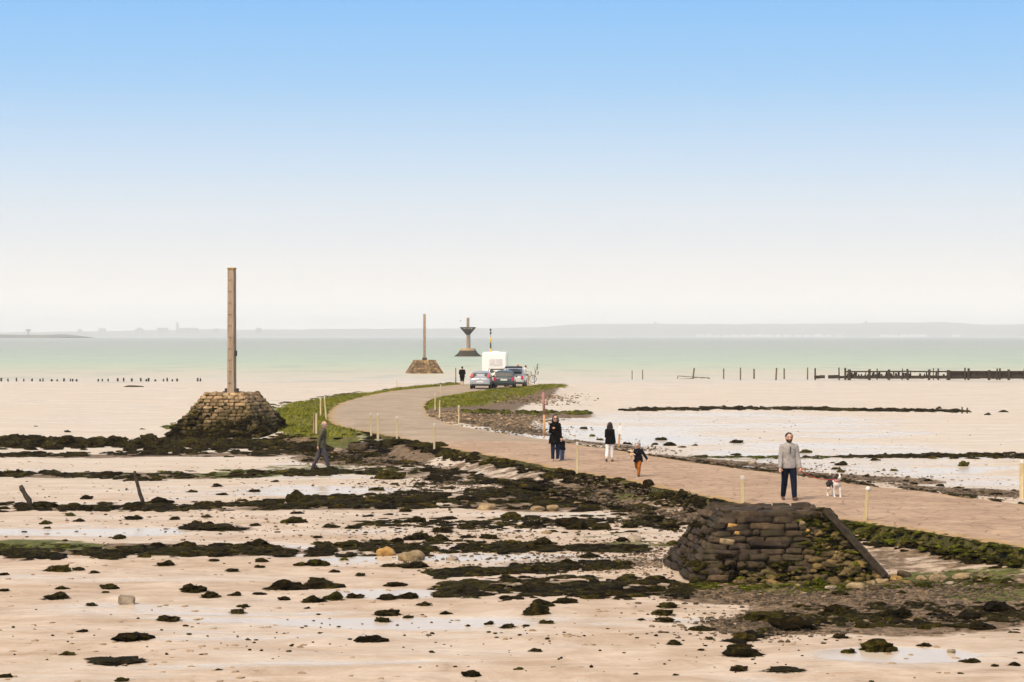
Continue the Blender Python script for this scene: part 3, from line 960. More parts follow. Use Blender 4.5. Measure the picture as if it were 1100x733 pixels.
WB('seaweed', 'dark weed carpet left of the stone cairn', [(470, 634), (540, 633), (600, 630), (660, 632), (740, 634)], [6, 10, 8, 10, 8], 430, .11, .33)
WB('seaweed', 'weed scraps on the muddy bank below the cairn', [(790, 690), (830, 672), (900, 662), (980, 660), (1200, 668)], [5, 8, 9, 12, 14], 330, .09, .30, clump=.95)
WB('green_weed', 'green weed at the foot of the cairn', [(740, 628), (800, 632), (870, 632), (940, 628)], 4, 200, .07, .2, 'greenweed')
WB('green_weed', 'green weed right of the cairn', [(950, 628), (1010, 626), (1200, 630)], [4, 6, 7], 150, .07, .2, 'greenweed')
WB('seaweed', 'weed edge along the far side of the causeway', [(590, 475), (640, 482), (720, 494), (850, 510), (950, 524), (1050, 536), (1100, 542)], 1.5, 520, .07, .2, flat=.5, pad=.06)
WB('seaweed', 'far thin weed ridge on the right flats', [(672, 441), (700, 440), (760, 439), (850, 439), (880, 440), (950, 441), (1040, 442)], [1.2, 1.6, 1.8, 1.6, 1.2, 1.2, 1.2], 330, .25, .6, clump=.2, flat=.42)
WB('seaweed', 'nearer weed ridge on the right flats', [(900, 491), (960, 490.5), (1040, 490), (1240, 490)], [1, 1.6, 2.4, 2.4], 260, .15, .4, clump=.35, flat=.5)
WB('green_weed', 'green weed line on the right flats', [(740, 492), (800, 491), (860, 492), (920, 491)], 1.4, 90, .12, .3, 'greenweed')
WB('rockweed_stones'.replace('rockweed_stones', 'weedy_stones'), 'brown weedy stone row below the parked cars', [(500, 443), (540, 443), (580, 444), (632, 444)], [2, 2, 1.8, 1.4], 190, .18, .42, 'greenweed', clump=.35, flat=.7)
WB('seaweed', 'dark weed around the grass bank', [(300, 470), (340, 471), (400, 473), (460, 478)], [3, 4, 3, 2], 150, .18, .5)
WB('seaweed', 'weed by the old man', [(330, 488), (400, 494), (470, 500)], [5, 7, 5], 110, .14, .4)
WB('weedy_stones', 'weedy stones in the shallows left of the bank', [(180, 462), (240, 447), (290, 438), (350, 427), (420, 419), (490, 411)], [8, 7, 4, 1.5, 1.2, 1], 150, .15, .45, 'greenweed', clump=.9)

def wall_weed(name, label, x0, x1, n, dmin, dmax, smin, smax, mat, hgt):
    """weed on the rubble slope of the causeway's near side, between two photo columns"""
    h = Heap()
    A = En; pxs = PW / 2 + A[:, 0] * FPX / np.maximum(A[:, 1], 5)
    ok = np.where((A[:, 1] > 5) & (A[:, 1] < 100))[0]
    for _ in range(n):
        i = ok[rng.integers(len(ok) - 1)]; t = rng.random()
        c = A[i] * (1 - t) + A[i + 1] * t
        px = PW / 2 + c[0] * FPX / c[1]
        # keep the density even in the picture's own scale of distance
        if not x0 < px < x1 or rng.random() > min(1, np.hypot(*(A[i + 1] - A[i])) / 4.5): continue
        if vnoise(np.array([c[0] * .8]), np.array([c[1] * .5]))[0] < .22: continue
        d = A[i + 1] - A[i]; d = d / np.linalg.norm(d); nr = np.array([-d[1], d[0]])
        o_ = dmin + (dmax - dmin) * rng.random() ** 1.3
        q = c + nr * o_
        z = max(float(ground_z(q[:1], q[1:])[0]), hgt * (1 - max(o_, 0) / .75))
        s_ = smin + (smax - smin) * rng.random() ** 2
        pr = weed_protos if s_ > .16 else weed_small
        h.add(pr[rng.integers(len(pr))], (q[0], q[1], z), s_ * rng.uniform(.8, 1.6), s_, s_ * rng.uniform(.3, .7), rng.uniform(0, 6.28))
    h.build(name, M[mat], label)
wall_weed('seaweed', 'dark weed ledge along the causeway near the woman', 460, 590, 1300, .0, .75, .09, .26, 'weed', .46)
wall_weed('seaweed', 'dark weed ledge along the causeway below the child', 600, 900, 3000, .0, .65, .07, .22, 'weed', .46)
wall_weed('green_weed', 'green weed hanging on the causeway side', 890, 1200, 6500, -.08, .45, .035, .12, 'greenweed', .47)
wall_weed('seaweed', 'dark weed at the foot of the causeway side', 890, 1200, 2600, .25, .65, .05, .15, 'weed', .34)

# pebbles and gravel, one object per stretch of ground
def pebbles(label, areas, n, smin, smax, mat='pebble'):
    h = Heap()
    for (x0, y0, hw, hh), k in zip(areas, [n // len(areas)] * len(areas)):
        a = rng.normal(0, .6, k) * hw + x0; b = np.clip(rng.normal(0, .5, k), -1.3, 1.3) * hh + y0
        W, Z, keep = place_px(a, b, .08); rd = ~keep
        for i in range(k):
            if rd[i]: continue
            s_ = smin + (smax - smin) * rng.random() ** 3
            h.add(peb_protos[rng.integers(6)], (W[i, 0], W[i, 1], Z[i] + s_ * .1), s_ * rng.uniform(.8, 1.5), s_, s_ * rng.uniform(.4, .8), rng.uniform(0, 6.28))
    h.build('pebbles', M[mat], label)
pebbles('pebbles along the left side of the causeway', [(400, 493, 70, 10), (640, 525, 60, 14), (720, 550, 50, 18), (500, 520, 90, 8)], 4200, .02, .08, 'mudpebble')
pebbles('pebbles on the muddy bank below the cairn', [(960, 655, 150, 20), (860, 640, 130, 10), (1030, 632, 80, 14), (820, 672, 70, 14)], 4600, .015, .06, 'mudpebble')
pebbles('pebbles along the far side of the causeway', [(760, 503, 110, 7), (880, 516, 110, 7), (1020, 532, 80, 6), (650, 483, 50, 4), (560, 463, 40, 6)], 5200, .02, .085, 'mudpebble')
pebbles('stones of the gravel apron below the cars', [(500, 450, 45, 7), (545, 452, 40, 8), (575, 428, 40, 6), (480, 446, 25, 4)], 3600, .04, .15)
pebbles('pebbles between the weed lines', [(600, 600, 140, 20), (520, 575, 150, 20), (300, 560, 250, 40), (700, 600, 60, 20)], 2400, .02, .06, 'mudpebble')
pebbles('specks and shells on the open sand', [(300, 680, 300, 40), (700, 690, 300, 35), (200, 530, 200, 25), (850, 475, 200, 20), (800, 460, 220, 25)], 600, .015, .05, 'weed')

h = Heap()
a_ = rng.uniform(-40, 1140, 1300); b_ = 361 + 2444 * 4.9 / rng.uniform(31, 95, 1300)
W, Z, keep = place_px(a_, b_, .3)
for i in np.where(keep)[0]:
    if vnoise(W[i:i + 1, 0] * .35, W[i:i + 1, 1] * .35)[0] < .42: continue
    k_ = rng.uniform(.015, .045)
    h.add(weed_small[rng.integers(8)], (W[i, 0], W[i, 1], Z[i]), k_ * 1.4, k_ * 1.4, k_ * .55, rng.uniform(0, 6))
h.build('worm_casts', M['cast'], 'small worm casts of sand over the open flats')
# grass on the banks: thin bent blades in tufts
def grass(label, poly, n, hmin, hmax):
    x0, y0 = poly.min(0); x1, y1 = poly.max(0)
    X = rng.uniform(x0 - .6, x1 + .6, n * 4); Y = rng.uniform(y0 - .6, y1 + .6, n * 4)
    d, ins = dist_poly(X, Y, poly)
    k = (ins | (d < .4)) & (fbm(X * .8, Y * .5, 3) > rng.random(n * 4) * .75) & ~on_road(X, Y, -.0)
    X, Y = X[k][:n], Y[k][:n]
    Z = ground_z(X, Y)
    m_ = len(X); B = 5
    V = np.zeros((m_, B, 3, 3)); 
    ang = rng.uniform(0, 6.28, (m_, B)); hh = rng.uniform(hmin, hmax, (m_, B)); wd = rng.uniform(.012, .03, (m_, B)); ln = rng.uniform(.02, .16, (m_, B))
    ox = rng.normal(0, .07, (m_, B)); oy = rng.normal(0, .07, (m_, B))
    bx, by = X[:, None] + ox, Y[:, None] + oy
    V[:, :, 0] = np.stack([bx - np.sin(ang) * wd, by + np.cos(ang) * wd, np.repeat(Z[:, None] - .02, B, 1)], -1)
    V[:, :, 1] = np.stack([bx + np.sin(ang) * wd, by - np.cos(ang) * wd, np.repeat(Z[:, None] - .02, B, 1)], -1)
    V[:, :, 2] = np.stack([bx + np.cos(ang) * ln, by + np.sin(ang) * ln, Z[:, None] + hh], -1)
    T = np.arange(m_ * B * 3).reshape(-1, 3)
    o = link_mesh('grass', mesh_np('grass', V.reshape(-1, 3), tris=T), M['grassblade'], smooth=False)
    o['kind'] = 'stuff'; o['label'] = label
def mat_grass():
    m, n, l, b = new_mat('grass_blades')
    pos = wpos(n)
    f = noise_tex(n, l, pos, 1.1, 5, .75)
    l.new(ramp(n, l, f, [(.32, (.022, .021, .002)), (.44, (.11, .118, .004)), (.56, (.21, .21, .010)), (.74, (.32, .27, .06))]), b.inputs['Base Color'])
    b.inputs['Roughness'].default_value = .7
    b.inputs['Specular IOR Level'].default_value = .06
    return m
M['grassblade'] = mat_grass()
grass('short green grass on the bank beside the tall beacon', grass_left, 4200, .04, .16)
grass('short green grass on the bank below the parked cars', grass_right, 3000, .04, .16)

# ------------------------------------------------------------------ rocks one can count
LAND = [('the tall beacon', 250, 470), ('the old man', 345, 500), ('the tall leaning stake', 150, 540), ('the short crooked stake', 30, 543), ('the running child', 686, 510), ('the woman in black', 598, 495),
        ('the stone cairn', 840, 600), ('the slanting timber beam', 930, 600), ('the ochre boulder', 416, 592), ('the domed boulder', 318, 535), ('the man with the dog', 850, 535), ('the black and white dog', 897, 530), ('the grey block on the sand', 136, 645),
        ('the large flat weed patch', 123, 712), ('the largest foreground tuft', 398, 688), ('the far right marker post', 1098, 520), ('the girl in white trousers', 655, 495), ('the round-capped post', 932, 560)]
rock_rows = []
def rk(s, kind='weed'):
    for t in s.split():
        a = t.split(',')
        rock_rows.append((float(a[0]), float(a[1]), float(a[2]), a[3] if len(a) > 3 else kind))
rk("48.8,562.5,12 26,572,6 50,568,8 70,581.5,6 128,578,13 212,563,14 274,565,13 341,578,12 355,566,14 168,588,17 198,588,22 239,586,14 277,587,30 293,590,20 60,614,28 84,613,13 101,616,12 177,608,20 229,603,12 249,614,16 279,610,12 281,604,14 323,608,14 341,608,19,green 359,615,12 3,618,12 3,635,12 117,633,19 67,633,14 59.5,644,28 113,637,8 98,651,13 208.5,636,29 226,642,20 252,640,14 278.5,639,12 306,634,42 345,632,36 343,626,23 305,645,13 337,647,24 358,645,22,green 261,652,14 255,659,18 181,667,25 199.5,673,7 88,679,11 142,688,34 72,704,17 123,712,56,flat 4,728,16 131,732,15 235,720,8 330,654,7")
rk("373,588,30 380,568,20 474,572,22 502,568,14 424,583,19 449,580,28 472,582,25 502,578,14 527,579,22 550,585,18 570,566,22 580,587,30 587,573.5,11,buff 612,564,32 681.5,582,19,grey 669,582,15 726,585.5,18 415.6,597,24,ochre 440,602,32,buff 444,610,28 417,609,17 485,602,15,grey 634,599,22 359,615,11 369.5,602,10,green 387,619,12,green 382,642.6,20 415.6,644,20 437,643,22 424.5,630,20 456,651,16 415.6,661,26 412,668,18 438.6,664,11 479.4,660,13 526,671,12 546,674.5,18 565,673,9 587,670,17 576,660,28 582,651.5,23 607,648,23 575,700,14 398,689.5,30 461,683,6 506,727,20 724,692.6,16 683,724.5,6 689,666.5,10 712,661,26 713.5,668,21 717,653,21 726,725.6,7 557,719.6,9 554,631,16,grey")
rk("753,677.5,23 801,705,41 794,720.6,18 842.6,721,41,flat 723.5,692,12 753,699,9 762.5,687,11 911.7,701.6,16 944.5,699,38 929,674,22 993,694.7,13 1022,701.6,11,grey 1043,712,19 1032.6,724,7 1069,716,8 1089.6,715.4,13 903,685.7,17 1096.5,702,8 742.5,581.4,18 963.5,663.6,36 993,676,15 1055,676,28 1069,657,38 899.6,661,36 860,652.6,16 820,667,50 851,677,46 798,688,28")
rk("972,620,19,dark 1008,624,21,buff 1032.6,622,21,buff 1055,625.6,20 1082.7,625.6,16 948,627,16,buff 962,624,16,ochre 968.7,637.7,11 993,631,17,green 920,632.5,21,buff 903,639.4,17 892.7,634,16,grey 877,631,24,green 941,634,18,dark 990,623,14,buff 935,628,13,buff 1020,628,12,grey")
rk("318.6,540.4,20,dome 300,539.5,13 206,529,12 238.5,532,11 272,528.4,14 93,536.5,14 233,523,12 295.5,518,9 48,563.5,12 75,554.5,12,green 142.5,558.4,20 187.5,558.4,11 222,564,14 315,562,24 222,556,12 319,552,13 229.5,569,70,flat 127.5,579,13 84,560.5,12 172.5,541,26 45,545.5,30 253.5,541.6,12")
rk("435,550,14 426,562,11 446,561,20 355.5,567,15 475.5,571.6,21 503,566.5,15 570,565.5,24 614,565.5,34 621,569,24 646,569,22 677,567,22 701,560,30 719,569,22 550,558,24 559,518,20 515,520,10 546,524,14 404.5,527,16 423,521,10 419,514.5,32 593.6,549,17,buff 523,548,22,buff 577,549,16,buff 486,536,11,grey 621,542,11,buff")
rk("381,485,11 377,498,12 398,491,18 360,490,15 331.6,496,16 385,479,27,dark 363,474,11,grey 350,478,18")
rk("904,500,14 898,504.5,11 791.5,476,16 710,473,13 719.5,479,13 807.5,498.7,11,grey 866,486.5,11,green 866,492,11 791,489,10 894,497.5,5 903.5,507.6,9 930.7,512.7,9 940.5,495,11 997,517,11 973,517.5,8 982,521,9 1009.7,523,9 1028.8,525,9 1038,528.4,10 1053,530.5,10 1070.5,533,13 961,506,8,green 1035.6,501,11,green 1078,443,10 1061.5,446,8 636,469,7,green 644.5,473,9 673.6,477.6,10 703.6,478,7 720,479,11 732.7,481,7 747,479,6 627,461,8,green 39,458.5,5 72,464.5,8 153,461.5,6 1009,439,7 1026,441,9")
# the big boulders of the dark bank left of the tall beacon
rk("14,481,26,big 42,479,24,big 70,480,26,big 98,481,22,big 120,479,24,big 146,481,26,big 172,479,22,big 30,474,18,big 160,473,18,big")

proto_mesh = {}
def proto(kind, i):
    key = (kind, i)
    if key not in proto_mesh:
        pr = weed_protos[i % 12] if kind == 'weed' else rock_protos[i % 8]
        proto_mesh[key] = mesh_np('rock', *[pr[0]], tris=pr[1])
        proto_mesh[key].polygons.foreach_set('use_smooth', [kind != 'weed'] * len(pr[1]))
    return proto_mesh[key]
kinds = {  # name, category, words, mesh, material, height factor
    'weed': ('seaweed_rock', 'rock', 'dark seaweed-covered rock', 'weed', 'weed', .40), 'green': ('weedy_rock', 'rock', 'green weedy rock', 'weed', 'greenweed', .6),
    'dome': ('seaweed_boulder', 'boulder', 'upright domed dark boulder', 'weed', 'weed', .85), 'big': ('seaweed_boulder', 'boulder', 'big dark weedy boulder', 'weed', 'weed', .62),
    'flat': ('seaweed_patch', 'seaweed', 'long flat dark weed patch', 'weed', 'weed', .13), 'dark': ('dark_boulder', 'boulder', 'blocky blackish boulder', 'rock', 'cairnstone', .6),
    'grey': ('grey_rock', 'rock', 'bare grey rock', 'rock', 'greystone', .6), 'buff': ('buff_rock', 'rock', 'bare buff rock', 'rock', 'buffstone', .6), 'ochre': ('ochre_boulder', 'boulder', 'bare ochre boulder', 'rock', 'ochrestone', .75)}
mesh_mat = {}
entries = []
for q, (px, py, wpx, kind) in enumerate(rock_rows):
    nm, cat, words_, mk, mt, hf = kinds[kind]
    key = (mk, q % 12, mt)
    if key not in mesh_mat:
        m_ = proto(mk, q).copy(); m_.materials.append(M[mt]); mesh_mat[key] = m_
    x, y, z = PG(px, py)
    wm = wpx * y / FPX / 2 * .92
    o = bpy.data.objects.new(nm, mesh_mat[key])
    C.objects.link(o)
    o.location = (x, y + wm * .3, z + wm * hf * .12)
    o.scale = (wm, wm * rng.uniform(.75, 1.05), wm * hf * rng.uniform(.85, 1.2))
    o.rotation_euler = (0, 0, rng.uniform(-.5, .5) + (math.pi if rng.random() < .5 else 0))
    o['category'] = cat
    # what one would say to point it out: size, kind, and the side of the nearest landmark
    ln, lx, ly = min(LAND, key=lambda L: abs(L[1] - px) + 2.2 * abs(L[2] - py) + (1e6 if abs(L[1] - px) + abs(L[2] - py) < 6 else 0))
    dx, dy = px - lx, py - ly
    if kind == 'dome': ln, dx, dy = 'the weed line through the stakes', 0, -1
    far_ = abs(dx) + 2.2 * abs(dy)
    rel = ('right of' if dx > 0 else 'left of') if abs(dx) > 1.4 * abs(dy) * 2 else (('below' if dy > 0 else 'above') if abs(dx) < .7 * abs(dy) * 2 else (('below right of' if dx > 0 else 'below left of') if dy > 0 else ('above right of' if dx > 0 else 'above left of')))
    size = 'tiny' if wpx < 9.5 else 'small' if wpx < 15.5 else 'middling' if wpx < 23 else 'large'
    if kind in ('dome', 'flat', 'big', 'ochre'): size = ''
    o_far = 'well ' if far_ > 130 else 'close ' if far_ < 55 else ''
    entries.append((o, px, f"{size} {words_} {o_far}{rel} {ln}".strip(), f"{words_}s {o_far}{rel} {ln}"))
from collections import defaultdict
byl = defaultdict(list)
for t in entries: byl[t[2]].append(t)
ORD = ['leftmost', 'second from left', 'third from left', 'fourth from left', 'fifth from left', 'sixth from left', 'seventh from left', 'eighth from left', 'ninth from left', 'tenth from left']
for lab, L in byl.items():
    L.sort(key=lambda t: t[1])
    for i, (o, px, _, g) in enumerate(L):
        if len(L) == 1: o['label'] = lab
        else: o['label'] = f"{lab}, {ORD[min(i, 9)]}" if i < len(L) - 1 or len(L) > 2 else f"{lab}, rightmost"
        o['group'] = 'rocks and weed tufts on the tidal flats'
tag_grey = bpy.data.objects.new('stone_block', None)
C.objects.link(tag_grey)
bpy.data.objects.remove(tag_grey)
mb = MB(); mb.box((0, 0, .07), (.3, .24, .17), Matrix.Rotation(.2, 3, 'Z') @ Matrix.Rotation(.1, 3, 'Y'))
o = mb.bevel('stone_block', M['greystone'], w=.025)
x, y, z = PG(136, 649); o.location = (x, y, z)
tag(o, 'small bare grey squared block alone on the sand', 'stone')

# ------------------------------------------------------------------ refuge beacons
def sq_ring(cx, cy, hx, hy, z, rz, n=8):
    """points round a square, n per side"""
    pts = []
    for s_ in range(4):
        for k in range(n):
            t = -1 + 2 * k / n
            x, y = ((t, -1), (1, t), (-t, 1), (-1, -t))[s_]
            p = Matrix.Rotation(rz, 3, 'Z') @ Vector((x * hx, y * hy, 0))
            pts.append(Vector((cx + p.x, cy + p.y, z)))
    return pts

def block_proto(seed, power=5.0, jag=.08):
    bm = bmesh.new()
    bmesh.ops.create_cube(bm, size=2.0)
    bmesh.ops.subdivide_edges(bm, edges=bm.edges[:], cuts=3, use_grid_fill=True)
    o = Vector((seed * 3.1, seed * 7.7, seed))
    for v in bm.verts:
        p = v.co
        k = (abs(p.x) ** power + abs(p.y) ** power + abs(p.z) ** power) ** (1 / power)
        p = p / k
        v.co = p * (1 + jag * 1.5 * mnoise.noise(p * 1.3 + o) + jag * mnoise.noise(p * 3.5 + o))
    V = np.array([v.co[:] for v in bm.verts]); bmesh.ops.triangulate(bm, faces=bm.faces[:])
    F = np.array([[v.index for v in f.verts] for f in bm.faces]); bm.free()
    return V, F
blocks = [block_proto(i, 6.0, .07) for i in range(8)]
slabs = [block_proto(20 + i, 12.0, .10) for i in range(16)]

class Stack(Heap):
    def put(self, pr, loc, half, M3):
        V, F = pr
        Q = (V * np.array(half)) @ np.array(M3).T + np.array(loc)
        self.V.append(Q); self.F.append(F + self.n); self.n += len(V)
    def part(self, name, mat, parent):
        return link_mesh(name, mesh_np(name, np.concatenate(self.V), tris=np.concatenate(self.F)), mat, parent, smooth=False)

def masonry_sides(st, w0, w1, h, rows, bl, rz, protos, depth=.14, gap=.012, zstart=0.0, skip=None, wild=0.0):
    """courses of stone round a square battered base, half widths w0 (foot) to w1 (top)"""
    rr = Matrix.Rotation(rz, 3, 'Z')
    ch = h / rows
    slope = math.atan2(w0 - w1, h)
    for r in range(rows):
        z = zstart + (r + .5) * ch
        hw = w0 + (w1 - w0) * (r + .5) / rows
        for s_ in range(4):
            rs = rr @ Matrix.Rotation(s_ * math.pi / 2, 3, 'Z')
            u = -hw + rng.uniform(-.1, .0)
            while u < hw:
                L = bl * rng.uniform(.7, 1.45)
                L *= 1 + wild * rng.normal()
                L = max(L, .12)
                u1 = min(u + L, hw + .03)
                if u1 - u > .07:
                    c = Vector(((u + u1) / 2, -hw + depth * .55 + rng.uniform(-.02, .015) + wild * rng.normal(0, .08), z + wild * rng.normal(0, .06)))
                    if skip is None or not skip(rs @ c):
                        M3 = rs @ Matrix.Rotation(-slope, 3, 'X') @ Matrix.Rotation(rng.normal(0, .025), 3, 'Y')
                        st.put(protos[rng.integers(len(protos))], rs @ c, ((u1 - u) / 2 - gap / 2, depth, (ch / 2 / math.cos(slope) - gap / 2) * (1 + wild * rng.uniform(-.7, .9))), M3 @ Matrix.Rotation(wild * rng.normal(0, .12), 3, 'Y'))
                u = u1

# the tall one
bx, by = P(249.5, 471, 0)
by += 2.6; bx = (249.0 - 550) * by / FPX
big_beacon = empty('refuge_beacon', (bx, by, gz(bx, by) - .05), R(-14), 'tall wooden post on a pale-topped stone pyramid rising from dark seaweed', 'beacon', 'refuge beacons along the causeway')
HB = 2.12
core = MB()
core.loft([sq_ring(0, 0, 2.28, 2.28, -.3, 0), sq_ring(0, 0, 2.28, 2.28, .05, 0), sq_ring(0, 0, .84, .84, HB - .12, 0)])
core.build('core', M['masonry'], big_beacon)
st = Stack()
masonry_sides(st, 2.4, .98, HB, 13, .34, 0, blocks, wild=.22)
for k in range(3):
    for j in range(3):
        st.put(blocks[(k * 3 + j) % 8], ((k - 1) * .62, (j - 1) * .62, HB - .03), (.305, .305, .07), Matrix.Rotation(rng.normal(0, .03), 3, 'Z'))
st.part('stonework', M['masonry'], big_beacon)
# weed clinging to the foot and shoulders of the pyramid
hp = Heap()
for i in range(760):
    t = rng.random() ** 1.5 * .85
    hw = 2.4 + (.98 - 2.4) * t
    s_ = rng.integers(4); u = rng.uniform(-1, 1) * hw
    p = Matrix.Rotation(s_ * math.pi / 2, 3, 'Z') @ Vector((u, -hw - .02, HB * t))
    if vnoise(np.array([u * 1.4 + s_ * 9]), np.array([t * 7]))[0] < .16 + t * .62: continue
    k = rng.uniform(.08, .26) * (1.1 - t)
    hp.add(weed_protos[rng.integers(12)], p, k * 1.3, k, k * .6, rng.uniform(0, 6.28))
o = hp.build('seaweed_cover', M['weed']); o.parent = big_beacon; del o['kind']
hp = Heap()
for i in range(46):
    a = rng.uniform(0, 4); s_ = int(a); u = rng.choice([-1, 1]) * rng.uniform(.8, 1.02); t = rng.uniform(.45, 1.0)
    hw = 2.4 + (.98 - 2.4) * t
    p = Matrix.Rotation(s_ * math.pi / 2, 3, 'Z') @ Vector((u * hw, -hw, HB * t + .02))
    k = rng.uniform(.05, .11)
    hp.add(weed_small[rng.integers(8)], p, k, k, k * .8, rng.uniform(0, 6.28))
o = hp.build('weed_tuft', M['greenweed']); o.parent = big_beacon; del o['kind']
PHT = 6.05
mb = MB(); mb.box((0, 0, HB + PHT / 2 - .1), (.36, .36, PHT + .2), taper=.93)
mb.bevel('post', M['pole'], big_beacon, .025)
mb = MB(); mb.box((0, 0, HB + PHT + .05), (.37, .37, .10)); mb.bevel('post_cap', M['ochrestone'], big_beacon, .02)
for k in range(10):
    mb = MB(); z = HB + .5 + k * .56
    mb.tube([(-.10, -.165, z), (-.10, -.205, z), (.03, -.205, z), (.03, -.165, z)], .011, 6)
    mb.build('rung', M['iron'], big_beacon, True)
for sx in (-1, 1):
    mb = MB(); mb.box((sx * .26, 0, HB + .14), (.12, .3, .2)); mb.box((sx * .36, 0, HB + .07), (.14, .26, .06)); mb.bevel('foot_bracket', M['iron'], big_beacon, .01)
mb = MB(); mb.box((.23, -.05, HB + 1.95), (.10, .14, .26)); mb.bevel('junction_box', M['black'], big_beacon, .01)

# the middle one
bx, by = P(456, 401.5, SEA_Z); by += 2.4; bx = (456 - 550) * by / FPX
mid = empty('refuge_beacon', (bx, by, SEA_Z - .1), R(8), 'slim post on a plain brown stone pyramid standing in the shallows', 'beacon', 'refuge beacons along the causeway')
mb = MB(); mb.loft([sq_ring(0, 0, 2.3, 2.3, -.4, 0), sq_ring(0, 0, 2.28, 2.28, .1, 0), sq_ring(0, 0, 1.22, 1.22, 1.78, 0)]); mb.build('core', M['farstone'], mid)
st = Stack(); masonry_sides(st, 2.36, 1.32, 1.86, 9, .4, 0, blocks)
for k in range(2):
    for j in range(2):
        st.put(blocks[k * 2 + j], ((k - .5) * 1.24, (j - .5) * 1.24, 1.84), (.61, .61, .07), Matrix.Identity(3))
st.part('stonework', M['farstone'], mid)
mb = MB(); mb.box((0, 0, 1.8 + 3.15), (.36, .36, 6.3), taper=.9); mb.bevel('post', M['pole'], mid, .03)
mb = MB(); mb.box((.02, 0, 2.05), (.6, .5, .34)); mb.bevel('foot_bracket', M['iron'], mid, .02)
for k in range(8):
    mb = MB(); z = 2.4 + k * .65; mb.tube([(-.17, -.17, z), (-.17, -.23, z), (.13, -.23, z), (.13, -.17, z)], .016, 6); mb.build('rung', M['iron'], mid, True)

# the far one with its cage
bx, by = P(502.7, 383.2, SEA_Z); by += 3.2; bx = (502.7 - 550) * by / FPX
s1 = by / FPX                                   # metres per photo pixel out there
cage = empty('cage_refuge_beacon', (bx, by, SEA_Z - .1), R(20), 'refuge mast with a funnel-shaped cage on a dark domed base far out in the water', 'beacon', 'refuge beacons along the causeway')
def ring(r, z, n=24): return [Vector((r * math.cos(2 * math.pi * k / n), r * math.sin(2 * math.pi * k / n), z)) for k in range(n)]
mb = MB(); mb.loft([ring(15.4 * s1, -.6), ring(15.3 * s1, .1), ring(13.2 * s1, 1.5 * s1 + .1), ring(10.5 * s1, 4.2 * s1), ring(9.0 * s1, 6.6 * s1), ring(8.6 * s1, 6.8 * s1)]); mb.build('base', M['darkstone'], cage, True)
mb = MB(); mb.loft([ring(8.7 * s1, 6.4 * s1), ring(8.2 * s1, 8.4 * s1), ring(7.9 * s1, 9.0 * s1), ring(.5, 9.2 * s1)]); mb.build('base_top', M['tanstone'], cage)
mb = MB(); mb.box((0, 0, (8 + 42) / 2 * s1), (2.7 * s1, 2.7 * s1, 34 * s1), taper=.92); mb.bevel('mast', M['pole'], cage, .03)
zt, zb_ = 31.6 * s1, 24 * s1
for k in range(16):
    a = 2 * math.pi * k / 16
    mb = MB(); mb.tube([(math.cos(a) * 1.6 * s1, math.sin(a) * 1.6 * s1, zb_), (math.cos(a) * 8.2 * s1, math.sin(a) * 8.2 * s1, zt)], .12, 6); mb.build('cage_strut', M['iron'], cage, True)
mb = MB()
for r_, z_ in ((8.2, 31.6), (6.2, 29.3), (4.2, 27.0)):
    for k in range(16):
        a, b = 2 * math.pi * k / 16, 2 * math.pi * (k + 1) / 16
        mb.tube([(math.cos(a) * r_ * s1, math.sin(a) * r_ * s1, z_ * s1), (math.cos(b) * r_ * s1, math.sin(b) * r_ * s1, z_ * s1)], .09, 6)
mb.build('cage_hoop', M['iron'], cage, True)
mb = MB(); mb.loft([ring(1.7 * s1, 23.8 * s1), ring(4.6 * s1, 28.6 * s1), ring(4.6 * s1, 29.0 * s1), ring(1.7 * s1, 24.4 * s1)]); mb.build('cage_floor', M['darkstone'], cage)
mb = MB(); mb.tube([(2.4 * s1, -1 * s1, 8 * s1), (2.0 * s1, -1.4 * s1, 28 * s1)], .04, 6); mb.tube([(1.5 * s1, -1.4 * s1, 8 * s1), (1.2 * s1, -1.6 * s1, 28 * s1)], .04, 6)
for k in range(14): mb.tube([(2.4 * s1 - k * .03 * s1, -1.05 * s1 - k * .03 * s1, (8 + k * 1.4) * s1), (1.5 * s1 - k * .02 * s1, -1.4 * s1, (8 + k * 1.4) * s1)], .03, 5)
mb.build('ladder', M['iron'], cage, True)

# the yellow and black mark beyond the white van
Yd = 430.0; s2 = Yd / FPX; X0 = (527 - 550) * s2
zz = lambda py: CAMH + (HZ - py) * s2
mark = empty('channel_mark', (X0, Yd, SEA_Z - .3), 0, 'thin yellow and black banded sea mark with two black cones above the white van', 'sea mark')
rel = lambda py: zz(py) - (SEA_Z - .3)
for a, b, mt in ((386, 374.5, 'yellow'), (374.5, 368.4, 'black'), (368.4, 362.4, 'yellow')):
    mb = MB(); mb.tube([(0, 0, max(rel(a), -.4)), (0, 0, rel(b))], .7 * s2 * 1.2, 14); mb.build('band', M[mt], mark, True)
mb = MB(); mb.tube([(0, 0, rel(362.6)), (0, 0, rel(353))], .22 * s2, 8); mb.build('staff', M['iron'], mark, True)
for a, b in ((355.6, 353.0), (358.9, 356.3)):
    mb = MB(); mb.tube([(0, 0, rel(a)), (0, 0, rel((a + b) / 2)), (0, 0, rel(b))], [1.15 * s2, .9 * s2, .5 * s2], 14); mb.build('topmark_cone', M['black'], mark, True)

